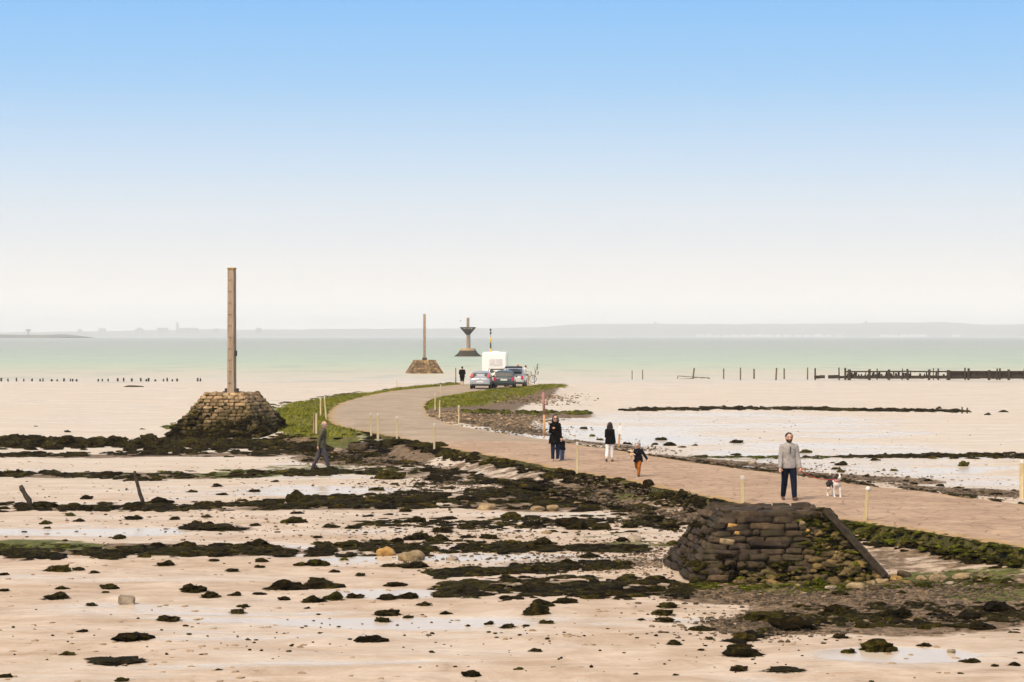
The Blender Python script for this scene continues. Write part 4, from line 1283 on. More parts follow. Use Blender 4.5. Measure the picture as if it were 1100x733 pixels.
# ------------------------------------------------------------------ the collapsed stone cairn and its beam
Yc = P(840, 624, 0)[1] + 1.7
cxn = (826 - 550) * Yc / FPX
cz = gz(cxn, Yc) - .06
cairn = empty('stone_cairn', (cxn, Yc, cz), R(4), 'half-collapsed dry stone pyramid of dark stones beside the causeway', 'cairn')
HC = 1.38
W0, W1 = 1.92, 1.06
core = MB()
n_ = 10
rings_ = []
for t in (0, .12, .3, .5, .7, .88, 1.0):
    hw = (W0 + .12) + (W1 - .1 - W0) * t
    rg = sq_ring(0, 0, hw - .10, hw - .10, HC * t - (.25 if t == 0 else .06), 0, n_)
    rings_.append([p + Vector(((1 - t) * .26 if p.x > .3 else 0, -(1 - t) * .10 if p.x > .3 else 0, 0)) + Vector((mnoise.noise(p * 1.5), mnoise.noise(p * 1.5 + Vector((9, 0, 0))), mnoise.noise(p * 1.7 + Vector((0, 9, 0))) * .5)) * .12 for p in rg])
core.loft(rings_)
core.build('earth_core', M['earth'], cairn, True)
st = Stack()
bare = lambda c: (c.y < 0 and c.z < .30 - .12 * math.sin(c.x * 5) and c.x > -.9 + .5 * math.sin(c.x * 3)) or (c.x > .62 + .5 * (1.0 - c.z / HC) + .18 * math.sin(c.z * 9)) and c.y < .9 and c.z < HC * .86
masonry_sides(st, W0, W1, HC * .93, 11, .42, 0, slabs, .2, .012, 0.02, bare, .30)
for i in range(34):   # rough top
    x_, y_ = rng.uniform(-1, 1, 2) * W1 * .92
    if x_ > .55 and y_ < -.2: continue
    st.put(slabs[rng.integers(16)], (x_, y_, HC * .95 + rng.uniform(-.04, .05)), (rng.uniform(.16, .34), rng.uniform(.14, .26), rng.uniform(.05, .10)), Matrix.Rotation(rng.uniform(0, 3), 3, 'Z') @ Matrix.Rotation(rng.normal(0, .1), 3, 'X'))
for x_, hw_ in ((-.62, .3), (-.1, .42), (.46, .28)):
    st.put(slabs[rng.integers(16)], (x_, -W1 + .12, HC * .93), (hw_, .24, .13), Matrix.Rotation(rng.normal(0, .05), 3, 'Y'))
st.part('stonework', M['cairnstone'], cairn)
for (x_, z_, hw_, hh_, mt) in ((-1.12, .83, .155, .06, 'buffstone'), (-.98, 1.12, .09, .06, 'ochrestone'), (-.90, 1.0, .05, .035, 'ochrestone'), (.45, 1.16, .06, .06, 'buffstone'), (.52, 1.04, .06, .035, 'ochrestone')):
    yy = -(W0 + (W1 - W0) * z_ / (HC * .93)) - .055
    st = Stack(); st.put(slabs[int(x_ * 10) % 10], (x_, yy, z_), (hw_, .10, hh_), Matrix.Rotation(.12, 3, 'Y')); st.part('pale_stone', M[mt], cairn)
# dark weed in the hollow at the right of the top, scraps on the courses
hp = Heap()
for i in range(26):
    hp.add(weed_protos[rng.integers(12)], (rng.uniform(.55, 1.12), rng.uniform(-1.12, -.55), HC * rng.uniform(.74, .98)), .15 * rng.uniform(.5, 1.3), .13, .12, rng.uniform(0, 6))
for i in range(150):
    t = rng.random() ** 2 * .40; hw = W0 + (W1 - W0) * t; u = rng.uniform(-1.05, .95) * hw
    k = rng.uniform(.04, .13)
    hp.add(weed_small[rng.integers(8)], (u, -hw - .03, HC * t), k * 1.4, k, k * .8, rng.uniform(0, 6))
for i in range(40):
    t = rng.random() * .8; hw = W0 + (W1 - W0) * t; u = rng.uniform(-1, 1) * hw
    k = rng.uniform(.04, .12)
    hp.add(weed_small[rng.integers(8)], (-hw - .03, u, HC * t), k, k * 1.4, k * .8, rng.uniform(0, 6))
o = hp.build('seaweed_cover', M['weed']); o.parent = cairn; del o['kind']
hp = Heap()
for i in range(420):
    t = rng.random() ** 1.4 * .86
    hw = (W0 + .02) + (W1 - .1 - W0) * t
    x_ = rng.uniform(.5 if t > .2 else -1.0, hw + .22 * (1 - t))
    k_ = rng.uniform(.25, 1.0) ** 2 * .12 * (1.3 - t * .6)
    if rng.random() < .22: continue
    hp.add(rock_protos[rng.integers(8)], (x_, -hw - .06 + rng.uniform(-.05, .06) - .08 * (1 - t), HC * t + rng.uniform(-.02, .03)), k_ * 1.3, k_, k_ * .7, rng.uniform(0, 6))
for i in range(90):
    k_ = rng.uniform(.04, .11)
    hp.add(rock_protos[rng.integers(8)], (rng.uniform(.5, 2.4), -W0 - .2 + rng.uniform(-.3, .3), rng.uniform(0, .05)), k_ * 1.3, k_, k_ * .7, rng.uniform(0, 6))
o = hp.build('rubble', M['earth'])
hp2 = Heap()
for i in range(130):
    t = rng.random() ** 1.2 * .9; hw = (W0 + .02) + (W1 - .1 - W0) * t; k_ = rng.uniform(.03, .10)
    hp2.add(weed_small[rng.integers(8)], (rng.uniform(.45 if t > .25 else -1.2, hw + .24 * (1 - t)), -hw - .09 - .08 * (1 - t), HC * t), k_ * 1.4, k_, k_ * .6, rng.uniform(0, 6))
o2 = hp2.build('weed_tuft', M['greenweed']); o2.parent = cairn; del o2['kind']
o = o; o.parent = cairn; del o['kind']

beam = empty('timber_beam', (0, 0, 0), 0, 'long dark timber beam slanting down the right side of the stone cairn', 'beam')
Yb = Yc - 1.86
top_ = Vector(((888 - 550) * (Yb + .55) / FPX, Yb + .55, CAMH + (HZ - 549) * (Yb + .55) / FPX))
bot_ = Vector(((950 - 550) * (Yb - .1) / FPX, Yb - .1, CAMH + (HZ - 617.5) * (Yb - .1) / FPX))
beam.location = bot_
d_ = (top_ - bot_)
rot = d_.to_track_quat('X', 'Z').to_matrix()
mb = MB(); mb.box(d_ * .5, (d_.length + .1, .13, .12), rot); o = mb.bevel('timber', M['timber_dark'], beam, .02)
mb = MB()
for t in (.12, .5, .86):
    mb.box(d_ * t + rot @ Vector((0, -.066, 0)), (.05, .02, .05), rot)
mb.build('bolt', M['iron'], beam)

# ------------------------------------------------------------------ stakes and posts
def post(px, pb, pt, label, tip='capwhite', lean=0.0, wpx=None, mat='stake', zone='road', r=None, Yset=None, name='marker_post', cat='post', group='white-topped posts along the causeway', square=True):
    if Yset is None:
        if isinstance(zone, float): x, y = P(px, pb, zone); z = zone - .1
        elif zone == 'road': x, y = P(px, pb, ZR); z = ZR
        else: x, y, z = PG(px, pb)
        if zone == 'road':
            gzv = gz(x, y)
            d, ins = dist_poly(np.array([x]), np.array([y]), road_poly)
            z = ZR if ins[0] else max(gzv, .0)
            if not ins[0]: x, y, z = PG(px, pb)
    else:
        y = Yset; x = (px - 550) * y / FPX; z = gz(x, y)
    h = CAMH + (HZ - pt) * y / FPX - z
    rr = r or (wpx or 4.2) * .82 * y / FPX / 2
    t = empty(name, (x, y, z), rng.uniform(-.3, .3), label, cat, group)
    lx = lean * y / FPX
    ch = .11 if tip else 0
    ring4 = lambda cx, z_, q: [Vector((cx - q, -q * .8, z_)), Vector((cx + q, -q * .8, z_)), Vector((cx + q, q * .8, z_)), Vector((cx - q, q * .8, z_))]
    mb = MB()
    K = 5
    mb.loft([ring4(-lx + lx * 1.0 * k / K, -.25 + (h - ch + .25) * k / K, rr * (1.12 - .14 * k / K + .07 * rng.normal())) for k in range(K + 1)])
    t.location.x = x
    mb.bevel('stake', M[mat], t, rr * .25, 1)
    if tip:
        mb = MB(); mb.loft([ring4(0, h - ch + .002, rr * 1.06), ring4(0, h - .02, rr * 1.04), ring4(0, h, rr * .9)]); mb.bevel('cap', M[tip], t, rr * .2, 1)
    return t
G_ = 'white-topped posts along the causeway'
post(344.4, 447, 428, 'thin upright white-topped post on the grass bank beside the tall beacon', wpx=1.9)
post(348.6, 450, 426, 'thin leaning white-topped post on the grass beside the tall beacon', lean=-2.0, wpx=1.9)
post(398, 467.5, 443.5, 'white-topped post left of the pair at the lower bend, slightly leaning', lean=-1.0, wpx=2.4)
post(406, 469.5, 444, 'straight white-topped post right of the pair at the lower bend', wpx=2.6)
post(426.4, 474, 447, 'lone white-topped post between the pair and the bend corner', wpx=2.3)
post(466.5, 482.5, 455, 'white-topped post where grey asphalt meets pinkish paving', wpx=2.6)
post(467.3, 440, 423, 'slender white-topped post on the inner bend grass tip', wpx=1.6)
post(473.3, 424, 413.4, 'tiny white-topped post on the outer road edge near the cars', wpx=1.3)
post(472.3, 450, 430, 'yellowish post with dark foot at the inner bend', tip=None, wpx=1.9)
post(492.7, 456, 435.6, 'white-topped post on the gravel inside the bend', wpx=2.0)
post(567.4, 413.5, 403, 'plain brown stub post right of the parked cars', tip=None, wpx=1.6, mat='stakebrown', group=None)
post(620, 508, 475, 'white-topped post on the paving edge right of the woman in black', wpx=3.0)
post(797.5, 540.5, 511, 'short white-topped post directly above the stone cairn', wpx=4.4)
post(1097.5, 537, 494, 'stout white-topped post cut by the right picture edge', wpx=5.2, mat='stake')
p_ = post(666.2, 480.5, 453.6, 'leaning post with white upper half between the girl and running child', lean=2.0, wpx=2.6, mat='orange')
y_ = p_.location.y
h_ = (480.5 - 453.6) * y_ / FPX
mb = MB(); q = 1.3 * y_ / FPX * 1.15
mb.loft([[Vector((cx - q, -q, z_)), Vector((cx + q, -q, z_)), Vector((cx + q, q, z_)), Vector((cx - q, q, z_))] for cx, z_ in ((-.9 * y_ / FPX, h_ * .5), (0, h_ - .15))])
mb.build('white_sleeve', M['white'], p_)
t = post(932.5, 566, 523.5, 'pale leaning post with a round white cap on the weedy causeway side', tip=None, lean=5.5, wpx=4.6, zone=.36)
y_ = t.location.y
mb = MB(); mb.ell((0, 0, 566 * 0 + (566 - 521) * y_ / FPX), (3.0 * y_ / FPX, 2.8 * y_ / FPX, 3.0 * y_ / FPX)); mb.build('round_cap', M['capwhite'], t, True)
# thick double post behind the old man
t = post(337.0, 466, 444, 'thick weathered double plank post behind the old man', tip=None, wpx=2.0, mat='stakebrown', group=None)
y_ = t.location.y; hh = (466 - 444) * y_ / FPX
mb = MB(); mb.box((.13, .02, hh / 2 - .1), (.085, .1, hh + .2)); mb.bevel('second_plank', M['stake'], t, .01)
# red and orange tall pole
x, y, z = PG(584.5, 468)
t = empty('tall_pole', (x, y, z), 0, 'tall orange pole with faded red top beside the woman in black', 'pole')
k = y / FPX
mb = MB(); mb.tube([(.3 * k, 0, -.3), (0, 0, 23 * k)], [1.25 * k, 1.15 * k], 12); mb.build('lower_pole', M['orange'], t, True)
mb = MB(); mb.tube([(0, 0, 22.5 * k), (-.9 * k, 0, 46 * k)], [1.5 * k, 1.45 * k], 12); mb.build('upper_pole', M['redpink'], t, True)
# leaning dark stakes on the left
def dark_stake(px, pb, tx, ty, wpx, label, jag):
    x, y, z = PG(px, pb); k = y / FPX
    mb = MB(); n = 7; pts, rr = [], []
    for i in range(n):
        t_ = i / (n - 1)
        pts.append(((tx - px) * k * t_ + rng.normal(0, .02) * jag, 0.02 * i, (pb - ty) * k * t_ - (.2 if i == 0 else 0)))
        rr.append(wpx * k / 2 * (1.2 - .5 * t_) * (1 + rng.normal(0, .16) * jag))
    mb.tube(pts, rr, 7)
    o = mb.build('leaning_stake', M['timber_dark'], None)
    o.location = (x, y, z)
    tag(o, label, 'stake')
dark_stake(154, 543, 143.5, 506.5, 4.2, 'tall thin dark stake leaning left out of the weed line', .4)
dark_stake(35, 545, 20.5, 522, 6.0, 'short crooked jagged dark stake leaning left out of the weed line', 1.2)

# posts and ruined fish weir on the right flats
def thin_post(px, pb, pt, wpx, label, lean=0.0, group='bare posts on the far right flats', mat='timber_grey', Y=None):
    return post(px, pb, pt, label, tip=None, lean=lean, wpx=wpx, mat=mat, zone='flat', name='bare_post', group=group, Yset=Y)
for a in ((679.0, 408.5, 398, 1.0, 'faint thin post, leftmost of the far right flats', 0), (690.2, 408.5, 397.2, 1.2, 'faint thin post just right of the leftmost one on the flats', 0),
          (777.4, 408, 396, 1.7, 'upright dark post next right of the low broken frame', 0), (795.4, 409, 395, 1.7, 'tall dark post, second right of the low broken frame', 0),
          (810.0, 408, 396.4, 2.0, 'stubby thick dark post, third right of the low broken frame', 0), (834.3, 409, 395.3, 2.2, 'thick slightly leaning post, left of a close pair before the weir', 1.0),
          (842.4, 408, 396, 1.8, 'upright post, right of a close pair before the weir', 0), (867.5, 408.5, 395, 1.5, 'last slim post standing free left of the weir', 0)):
    thin_post(*a)
x, y, z = PG(745, 408); k = y / FPX
fr = empty('broken_frame', (x, y, z), 0, 'low broken timber frame with one tilted post on the right flats', 'frame')
mb = MB(); mb.box((0, 0, 6 * k), (1.7 * k, 1.4 * k, 13 * k), Matrix.Rotation(.13, 3, 'Y')); mb.bevel('tilted_post', M['timber_grey'], fr, .02, 1)
mb = MB()
for (a, b, c, d) in ((-17, 4, 18, 1.6), (-16, .6, 0, 1.2), (-1, 2.2, 12, 2.4), (-17, 4.2, -17, .2), (9, 2.4, 9, -.5), (15, 2.6, 17, .6)):
    mb.tube([(a * k, 0, b * k), (c * k, .1, d * k)], .45 * k, 6)
mb.build('rail', M['timber_grey'], fr, True)

x, y, z = PG(990, 409); k = y / FPX
weir = empty('timber_weir', (x, y, z), 0, 'long dark ruined timber weir of posts, rails and planks on the right flats', 'weir')
X_ = lambda px: (px - 990) * k
for px, pt, wpx in ((875.7, 395.6, 1.7), (901.5, 395, 1.5), (908, 395.2, 2.2), (912.3, 397, 3.6), (933.8, 396.8, 3.0), (942.2, 396, 1.2), (955, 397, 2.8), (969.2, 396, 1.1), (975, 396.4, 2.2), (998, 397, 2.6), (1002.5, 395.6, 1.1), (1008, 396, 1.7),
                    (1018.8, 397.8, 4.0), (1036.8, 395.2, 1.6), (1040.5, 395.8, 2.4), (1062.3, 397.6, 2.8), (1071, 396, 1.6), (1074, 395.8, 2.0), (1083.6, 397, 2.8), (1101, 396.5, 2.4), (1122, 397, 2.4), (1140, 397, 2.4)):
    mb = MB(); h_ = (409 - pt) * k
    mb.box((X_(px), rng.uniform(-.1, .1), h_ / 2 - .15), (wpx * k, wpx * k * .8, h_ + .3), Matrix.Rotation(rng.normal(0, .02), 3, 'Y'), taper=.9)
    mb.bevel('post', M['timber_dark'], weir, .02, 1)
def rail(a, b, z0, z1, dy, dep=.14):
    mb = MB(); n = max(2, int((b - a) / 12)); 
    for i in range(n):
        p0, p1 = a + (b - a) * i / n, a + (b - a) * (i + 1) / n
        j = rng.normal(0, .15, 2)
        mb.box(((X_(p0) + X_(p1)) / 2, dy, ((409 - z0 + j[0]) + (409 - z1 + j[0])) / 2 * k), ((p1 - p0) * k * .995, dep, abs(z1 - z0) * k), Matrix.Rotation(rng.normal(0, .006), 3, 'Y'))
    mb.build('rail', M['timber_dark'], weir)
rail(875, 886.5, 406.8, 403.4, .3); rail(890, 902, 406.8, 403, .3); rail(902, 909, 406.8, 404.2, .3)
rail(909, 1150, 400.1, 398.6, .32); rail(909, 1150, 407.0, 403.6, .34); rail(1018, 1150, 406.4, 399.6, .55)
mb = MB()
for i in range(150):      # slats and dark mussel clumps between the rails
    px = rng.uniform(910, 1145)
    if 1004 < px < 1034 and rng.random() < .9: continue
    t0 = rng.uniform(399.5, 403)
    mb.box((X_(px), .42 + rng.uniform(-.05, .05), (409 - (t0 + 404) / 2) * k), (rng.uniform(.6, 2.2) * k, .1, (404.4 - t0) * k), Matrix.Rotation(rng.normal(0, .12), 3, 'Y'))
mb.build('plank_infill', M['timber_dark'], weir)
# two weedy stumps on the far weed ridge
for px, h_, lab in ((1033.5, 6.0, 'taller of two dark stumps on the far weed ridge'), (1039.0, 5.4, 'shorter of two dark stumps on the far weed ridge')):
    thin_post(px, 444.5, 444.5 - h_ - 1, 1.8, lab, group='stumps on the far weed ridge', mat='timber_dark')
# far row of small stakes in the shallows on the left
sx_ = [5, 38, 75, 108, 145, 183, 195, 235, 260, 290, 320, 330, 348, 447, 465, 492, 535, 562, 598, 640, 665, 675, 705, 742, 760, 783, 805, 898, 910]
for i, v in enumerate(sx_):
    px = v / 4.23; Y = 252.0; x = (px - 550) * Y / FPX; z = max(SEA_Z, gz(x, Y)) - .1
    mb = MB(); hh = rng.uniform(.22, .42)
    mb.tube([(0, 0, -.1), (rng.normal(0, .02), 0, hh + .1)], [.10, .08 * rng.uniform(.7, 1.5)], 7)
    o = mb.build('mooring_stake', M['timber_dark']); o.location = (x, Y, z)
    tag(o, 'tiny dark stake tip in the far row across the left shallows', 'stake', 'far row of stake tips on the left')
mb = MB()
x, y = P(143, 415.5, -.05)
V_, F_ = lump_proto(300, 3, .3, .1)
o = link_mesh('weedy_bar', mesh_np('weedy_bar', V_ * np.array([.92, .5, .16]), tris=F_), M['weed']); o.location = (x, y, max(SEA_Z, gz(x, y)))
tag(o, 'long low dark hump in the shallows below the far stake row', 'sandbar')
# little posts around the cars and on the left shore
thin_post(489.6, 413, 395.2, 1.2, 'short dark post left of the walker by the cars', group=None)
for px, pt, pb, lab in ((426.3, 408, 419, 'tiny pale post on the outer grass edge of the bend'), ):
    post(px, pb, pt, lab, wpx=1.1)
# bare sapling right of the cars
x, y, z = PG(574, 413); k = y / FPX
sap = empty('bare_sapling', (x, y, z), 0, 'spindly bare sapling with a few dark twigs right of the parked cars', 'sapling')
mb = MB(); mb.tube([(0, 0, -.2), (0, 0, 6 * k), (1 * k, 0, 13 * k), (3.4 * k, 0, 22 * k)], [.42 * k, .38 * k, .3 * k, .16 * k], 6); mb.build('trunk', M['timber_grey'], sap, True)
mb = MB()
for (a, b, c, d) in ((.8, 11, 4, 19), (1, 13, -.8, 20), (.2, 7, 4.2, 14.5), (2, 17, 5, 22.5), (.1, 5, -1.6, 12), (3.0, 15.5, 3.8, 19)):
    mb.tube([(a * k, 0, b * k), ((a + c) / 2 * k, .1, (b + d) / 2 * k + .05), (c * k, 0, d * k)], [.22 * k, .18 * k, .08 * k], 5)
mb.build('branch', M['timber_grey'], sap, True)
mb = MB()
for (a, b) in ((3.4, 16.5), (3.7, 18.2), (4.1, 13.2), (4.0, 12), (3.6, 21), (3.9, 11)):
    mb.ell((a * k, 0, b * k), (.5 * k, .4 * k, 1.0 * k), None, 8, 5)
mb.build('twig_clump', M['timber_dark'], sap, True)
# the gull by the caged mast
Yg = 540.0; k = Yg / FPX
mb = MB(); gx, gzz = (494.6 - 550) * k, CAMH + (361 - 345) * k
mb.ell((0, 0, 0), (1.2 * k, .45 * k, .4 * k), Matrix.Rotation(-.4, 3, 'Y'), 10, 6)
for s_ in (-1, 1): mb.loft([[Vector((-.5 * k, s_ * .3 * k, 0)), Vector((.4 * k, s_ * .3 * k, .05)), Vector((.4 * k, s_ * .3 * k, .1)), Vector((-.5 * k, s_ * .3 * k, .08))], [Vector((-1.6 * k, s_ * 1.0 * k, 1.5 * k)), Vector((-1.2 * k, s_ * 1.0 * k, 1.5 * k)), Vector((-1.2 * k, s_ * 1.0 * k, 1.55 * k)), Vector((-1.6 * k, s_ * 1.0 * k, 1.55 * k))]])
o = mb.remesh('gull', M['feather'], None, .05, 1); o.location = (gx, Yg, gzz)
tag(o, 'small grey gull flying left of the caged mast', 'bird')

# ------------------------------------------------------------------ skyline of the far town and the white coast houses
def far_block(name, px, pt, wpx, Y, mat, label, cat, shape='box', group=None, roof=True):
    k = Y / FPX
    base_z = CAMH + (HZ - 356.8) * k - 4
    h = CAMH + (HZ - pt) * k - base_z
    t = empty(name, ((px - 550) * k, Y, base_z), rng.uniform(-.3, .3), label, cat, group)
    w_ = wpx * k
    if shape == 'tower':
        mb = MB(); mb.box((0, 0, h * .4), (w_ * .8, w_ * .8, h * .8)); mb.build('tower', M[mat], t)
        mb = MB(); mb.loft([sq_ring(0, 0, w_ * .4, w_ * .4, h * .8, 0, 2), sq_ring(0, 0, w_ * .05, w_ * .05, h, 0, 2)]); mb.build('spire', M[mat], t)
        mb = MB(); mb.box((w_ * 1.5, 0, h * .2), (w_ * 2.2, w_ * 1.2, h * .4)); mb.build('nave', M[mat], t)
    elif shape == 'dome':
        mb = MB(); mb.box((0, 0, h * .3), (w_, w_ * .8, h * .6)); mb.build('hall', M[mat], t)
        mb = MB(); mb.ell((0, 0, h * .6), (w_ * .42, w_ * .4, h * .4)); mb.build('dome', M[mat], t, True)
    elif shape == 'mushroom':
        mb = MB(); mb.tube([(0, 0, 0), (0, 0, h * .7)], [w_ * .2, w_ * .14], 12); mb.build('shaft', M[mat], t, True)
        mb = MB(); mb.tube([(0, 0, h * .66), (0, 0, h * .8), (0, 0, h)], [w_ * .16, w_ * .5, w_ * .5], 14); mb.build('tank', M[mat], t, True)
    else:
        mb = MB(); mb.box((0, 0, h * .35), (w_, 14, h * .7)); mb.build('wall', M[mat], t)
        mb = MB(); mb.loft([[Vector((-w_ / 2, -7.4, h * .7)), Vector((w_ / 2, -7.4, h * .7)), Vector((w_ / 2, 7.4, h * .7)), Vector((-w_ / 2, 7.4, h * .7))], [Vector((-w_ / 2, -.3, h)), Vector((w_ / 2, -.3, h)), Vector((w_ / 2, .3, h)), Vector((-w_ / 2, .3, h))]]); mb.build('roof', M['headland'], t)
    return t
far_block('church', 190.5, 345.5, 3.4, 12900, 'hill', 'faint church with tall spire on the far left skyline', 'church', 'tower')
far_block('domed_hall', 150, 352, 9, 12900, 'hill', 'faint domed building on the far left skyline', 'building', 'dome')
far_block('water_tower', 30.5, 349.3, 5.5, 8000, 'headland', 'pale mushroom-shaped water tower above the low left headland', 'water tower', 'mushroom').location.z = 0
for px, pt, wpx, lab in ((86, 354, 5, 'small faint block on the skyline right of the headland'), (110, 352.8, 8, 'faint roofline left of the domed building'), (175, 352.2, 12, 'faint long roofline left of the far church spire'), (206, 352.3, 14, 'faint roofline right of the far church spire'),
                    (232, 353, 6, 'faint small block left of the tall beacon post on the skyline'), (278, 352.3, 6, 'faint block right of the tall beacon post on the skyline'), (704, 346, 3, 'tiny bump of a building on the far right ridge crest'), (380 + 550, 345.2, 3, 'tiny building on the high right part of the ridge')):
    t = far_block('skyline_building', px, pt, wpx, 12900 if px < 600 else 13900, 'hill', lab, 'building', group='buildings on the far skyline')
i_ = 0
rowx = [752, 762, 771, 780, 789, 799, 808, 816, 826, 836, 846, 857, 868, 879, 890, 901, 950, 960, 971, 981, 991, 1027]
for px in rowx:
    Y = 12700; k = Y / FPX; w_ = rng.uniform(5.5, 9.5) * k
    t = empty('coast_house', ((px - 550) * k, Y, -.3), 0, 'tiny white house in the pale strip along the far right shore', 'house', 'white houses along the far right shore')
    h_ = rng.uniform(1.0, 2.0) * k + 2.5
    mb = MB(); mb.box((0, 0, h_ / 2), (w_, 12, h_)); mb.build('wall', M['farwhite'], t)
    mb = MB(); mb.loft([[Vector((-w_ / 2, -6.5, h_)), Vector((w_ / 2, -6.5, h_)), Vector((w_ / 2, 6.5, h_)), Vector((-w_ / 2, 6.5, h_))], [Vector((-w_ / 2, -.3, h_ + 2)), Vector((w_ / 2, -.3, h_ + 2)), Vector((w_ / 2, .3, h_ + 2)), Vector((-w_ / 2, .3, h_ + 2))]]); mb.build('roof', M['farwhite'], t)

# ------------------------------------------------------------------ vehicles (all seen from behind, noses away from us)
def car(label, loc, rz, paint, L=4.1, Wd=1.68, H=1.45, belt=.92, wagon=False, hatch_open=False, lamps='low', cat='car', plate='plate', door_open=False):
    """local frame: tail at y = 0 facing -y, nose towards +y"""
    t = empty('parked_car', loc, rz, label, cat, 'cars parked on the causeway')
    hw = Wd / 2
    # cross-sections: y, half width low, half width belt, z floor, z belt, half width roof, z roof (roof = belt where there is no cabin)
    rl = .60 if wagon else .78
    S = [(0.0, .90, .86, .42, belt - .22, .84, belt - .18), (.05, .98, .95, .32, belt - .06, .92, belt - .02), (.22 if wagon else .32, 1.0, .985, .25, belt, .93, belt + .02),
         (.30 if wagon else .46, 1.0, .985, .24, belt, .86, H * .86 if wagon else belt + .30), (rl, 1.0, .985, .24, belt, .76, H - .03), (1.25, 1.0, .985, .23, belt, .74, H), (2.0, 1.0, .985, .23, belt - .01, .74, H - .02),
         (2.55, 1.0, .985, .24, belt - .03, .76, H - .16), (3.1, 1.0, .98, .25, belt - .06, .88, belt - .02), (L - .5, .99, .95, .28, belt - .17, .84, belt - .14), (L - .12, .93, .88, .34, .62, .8, .65), (L, .86, .80, .42, .52, .74, .54)]
    def sect(y, a, b, zf, zb, c, zr):
        a, b, c = a * hw, b * hw, c * hw
        half = [(a * .86, zf), (a * .97, zf + .09), (a, zf + (zb - zf) * .5), (b, zb - .05), (b * .975, zb), ((b + c) / 2 * .99, (zb + zr) / 2), (c, zr - .04), (c * .86, zr + .005), (c * .4, zr + .03)]
        return [Vector((x, y, z)) for x, z in half] + [Vector((-x, y, z)) for x, z in reversed(half)]
    mb = MB(); mb.loft([sect(*q) for q in S])
    me = mb.mesh('body')
    bm = bmesh.new(); bm.from_mesh(me); bmesh.ops.recalc_face_normals(bm, faces=bm.faces[:]); bm.to_mesh(me); bm.free()
    body = link_mesh('body', me, M[paint], t)
    md = body.modifiers.new('sub', 'SUBSURF'); md.levels = 1; md.render_levels = 1
    # glass
    zb, zt_ = belt + .06, H - .14
    ytop = rl - .02; ybot = (.20 if wagon else .32)
    if not hatch_open:
        z1_, z2_, ya_, yb_ = (H * .86, H - .03, .30, .60) if wagon else (belt + .30, H - .03, .46, .78)
        ytop = ya_ + (zt_ - z1_) / (z2_ - z1_) * (yb_ - ya_) - .045
        ybot = (.21 if wagon else .33) - .045
        mb = MB(); x0, x1 = .82 * hw, .70 * hw
        mb.loft([[Vector((-x0, ybot, zb)), Vector((x0, ybot, zb)), Vector((x0, ybot + .08, zb)), Vector((-x0, ybot + .08, zb))], [Vector((-x1, ytop, zt_)), Vector((x1, ytop, zt_)), Vector((x1, ytop + .08, zt_)), Vector((-x1, ytop + .08, zt_))]])
        mb.bevel('rear_window', M['glass'], t, .012, 1)
    else:
        mb = MB(); mb.box((0, ybot + .1, .98), (1.52 * hw, .14, .62)); mb.bevel('boot_opening', M['plastic'], t, .03)
    for s_ in (-1, 1):
        for (ya, yb, yc, yd) in ((.75, 1.62, .98, 1.6), (1.70, 2.72, 1.68, 2.32)):
            mb = MB()
            q = [(ya, zb - .01, .972), (yb, zb - .01, .972), (yd, zt_ + .04, .80), (yc, zt_ + .04, .80)]
            A = [Vector((s_ * (w_ * hw + .012), y, z)) for y, z, w_ in q]; B_ = [Vector((s_ * (w_ * hw - .03), y, z)) for y, z, w_ in q]
            mb.loft([A, B_]); mb.build('side_window', M['glass'], t)
        # wheels
        for y_ in (.78, L - .82):
            mb = MB(); mb.tube([(s_ * (hw - .19), y_, .30), (s_ * (hw - .17), y_, .30), (s_ * (hw - .01), y_, .30), (s_ * (hw + .012), y_, .30)], [.27, .30, .30, .27], 22)
            wh = mb.build('tyre', M['tyre'], t, True)
            mb = MB(); mb.tube([(s_ * (hw + .005), y_, .30), (s_ * (hw + .022), y_, .30)], [.19, .17], 16); mb.build('rim', M['rim'], wh)
        # tail lamps
        mb = MB()
        zl = belt + .14 if lamps == 'high' else belt - .16
        mb.box((s_ * (.80 if lamps == 'high' else .82) * hw, .16 if lamps == 'high' else .02, zl), (.20, .16, .34), Matrix.Rotation(-.35 if lamps == 'high' else -.1, 3, 'X')); mb.bevel('tail_lamp', M['redlamp'], t, .03)
        mb = MB(); mb.ell((s_ * (hw + .09), 2.45, belt + .05), (.10, .07, .075)); mb.build('wing_mirror', M['plastic'], t, True)
    mb = MB(); mb.box((0, .01, .50), (1.92 * hw, .20, .22)); mb.bevel('bumper', M[paint], t, .05)
    mb = MB(); mb.box((0, .04, .33), (1.70 * hw, .16, .14)); mb.bevel('bumper_skirt', M['plastic'], t, .04)
    mb = MB(); mb.box((0, -.035 if lamps == 'high' else -.01, .60 if lamps == 'high' else .72), (.56, .02, .13)); mb.build('number_plate', M[plate], t)
    mb = MB(); mb.box((0, .0, belt - .10), (.12, .02, .05)); mb.build('boot_handle', M['plastic'], t)
    mb = MB(); mb.tube([(.45, .0, .27), (.45, .2, .27)], .035, 8); mb.build('exhaust', M['iron'], t)
    if hatch_open:
        mb = MB(); a = Matrix.Rotation(R(14), 3, 'X')
        mb.loft([[Vector((-.74 * hw, .62, H + .02)), Vector((.74 * hw, .62, H + .02)), Vector((.74 * hw, .62, H + .08)), Vector((-.74 * hw, .62, H + .08))],
                 [Vector((-.8 * hw, .1, H + .13)), Vector((.8 * hw, .1, H + .13)), Vector((.8 * hw, .1, H + .2)), Vector((-.8 * hw, .1, H + .2))],
                 [Vector((-.88 * hw, -.42, H + .02)), Vector((.88 * hw, -.42, H + .02)), Vector((.88 * hw, -.42, H + .1)), Vector((-.88 * hw, -.42, H + .1))]])
        tg = mb.bevel('raised_tailgate', M['black'], t, .02)
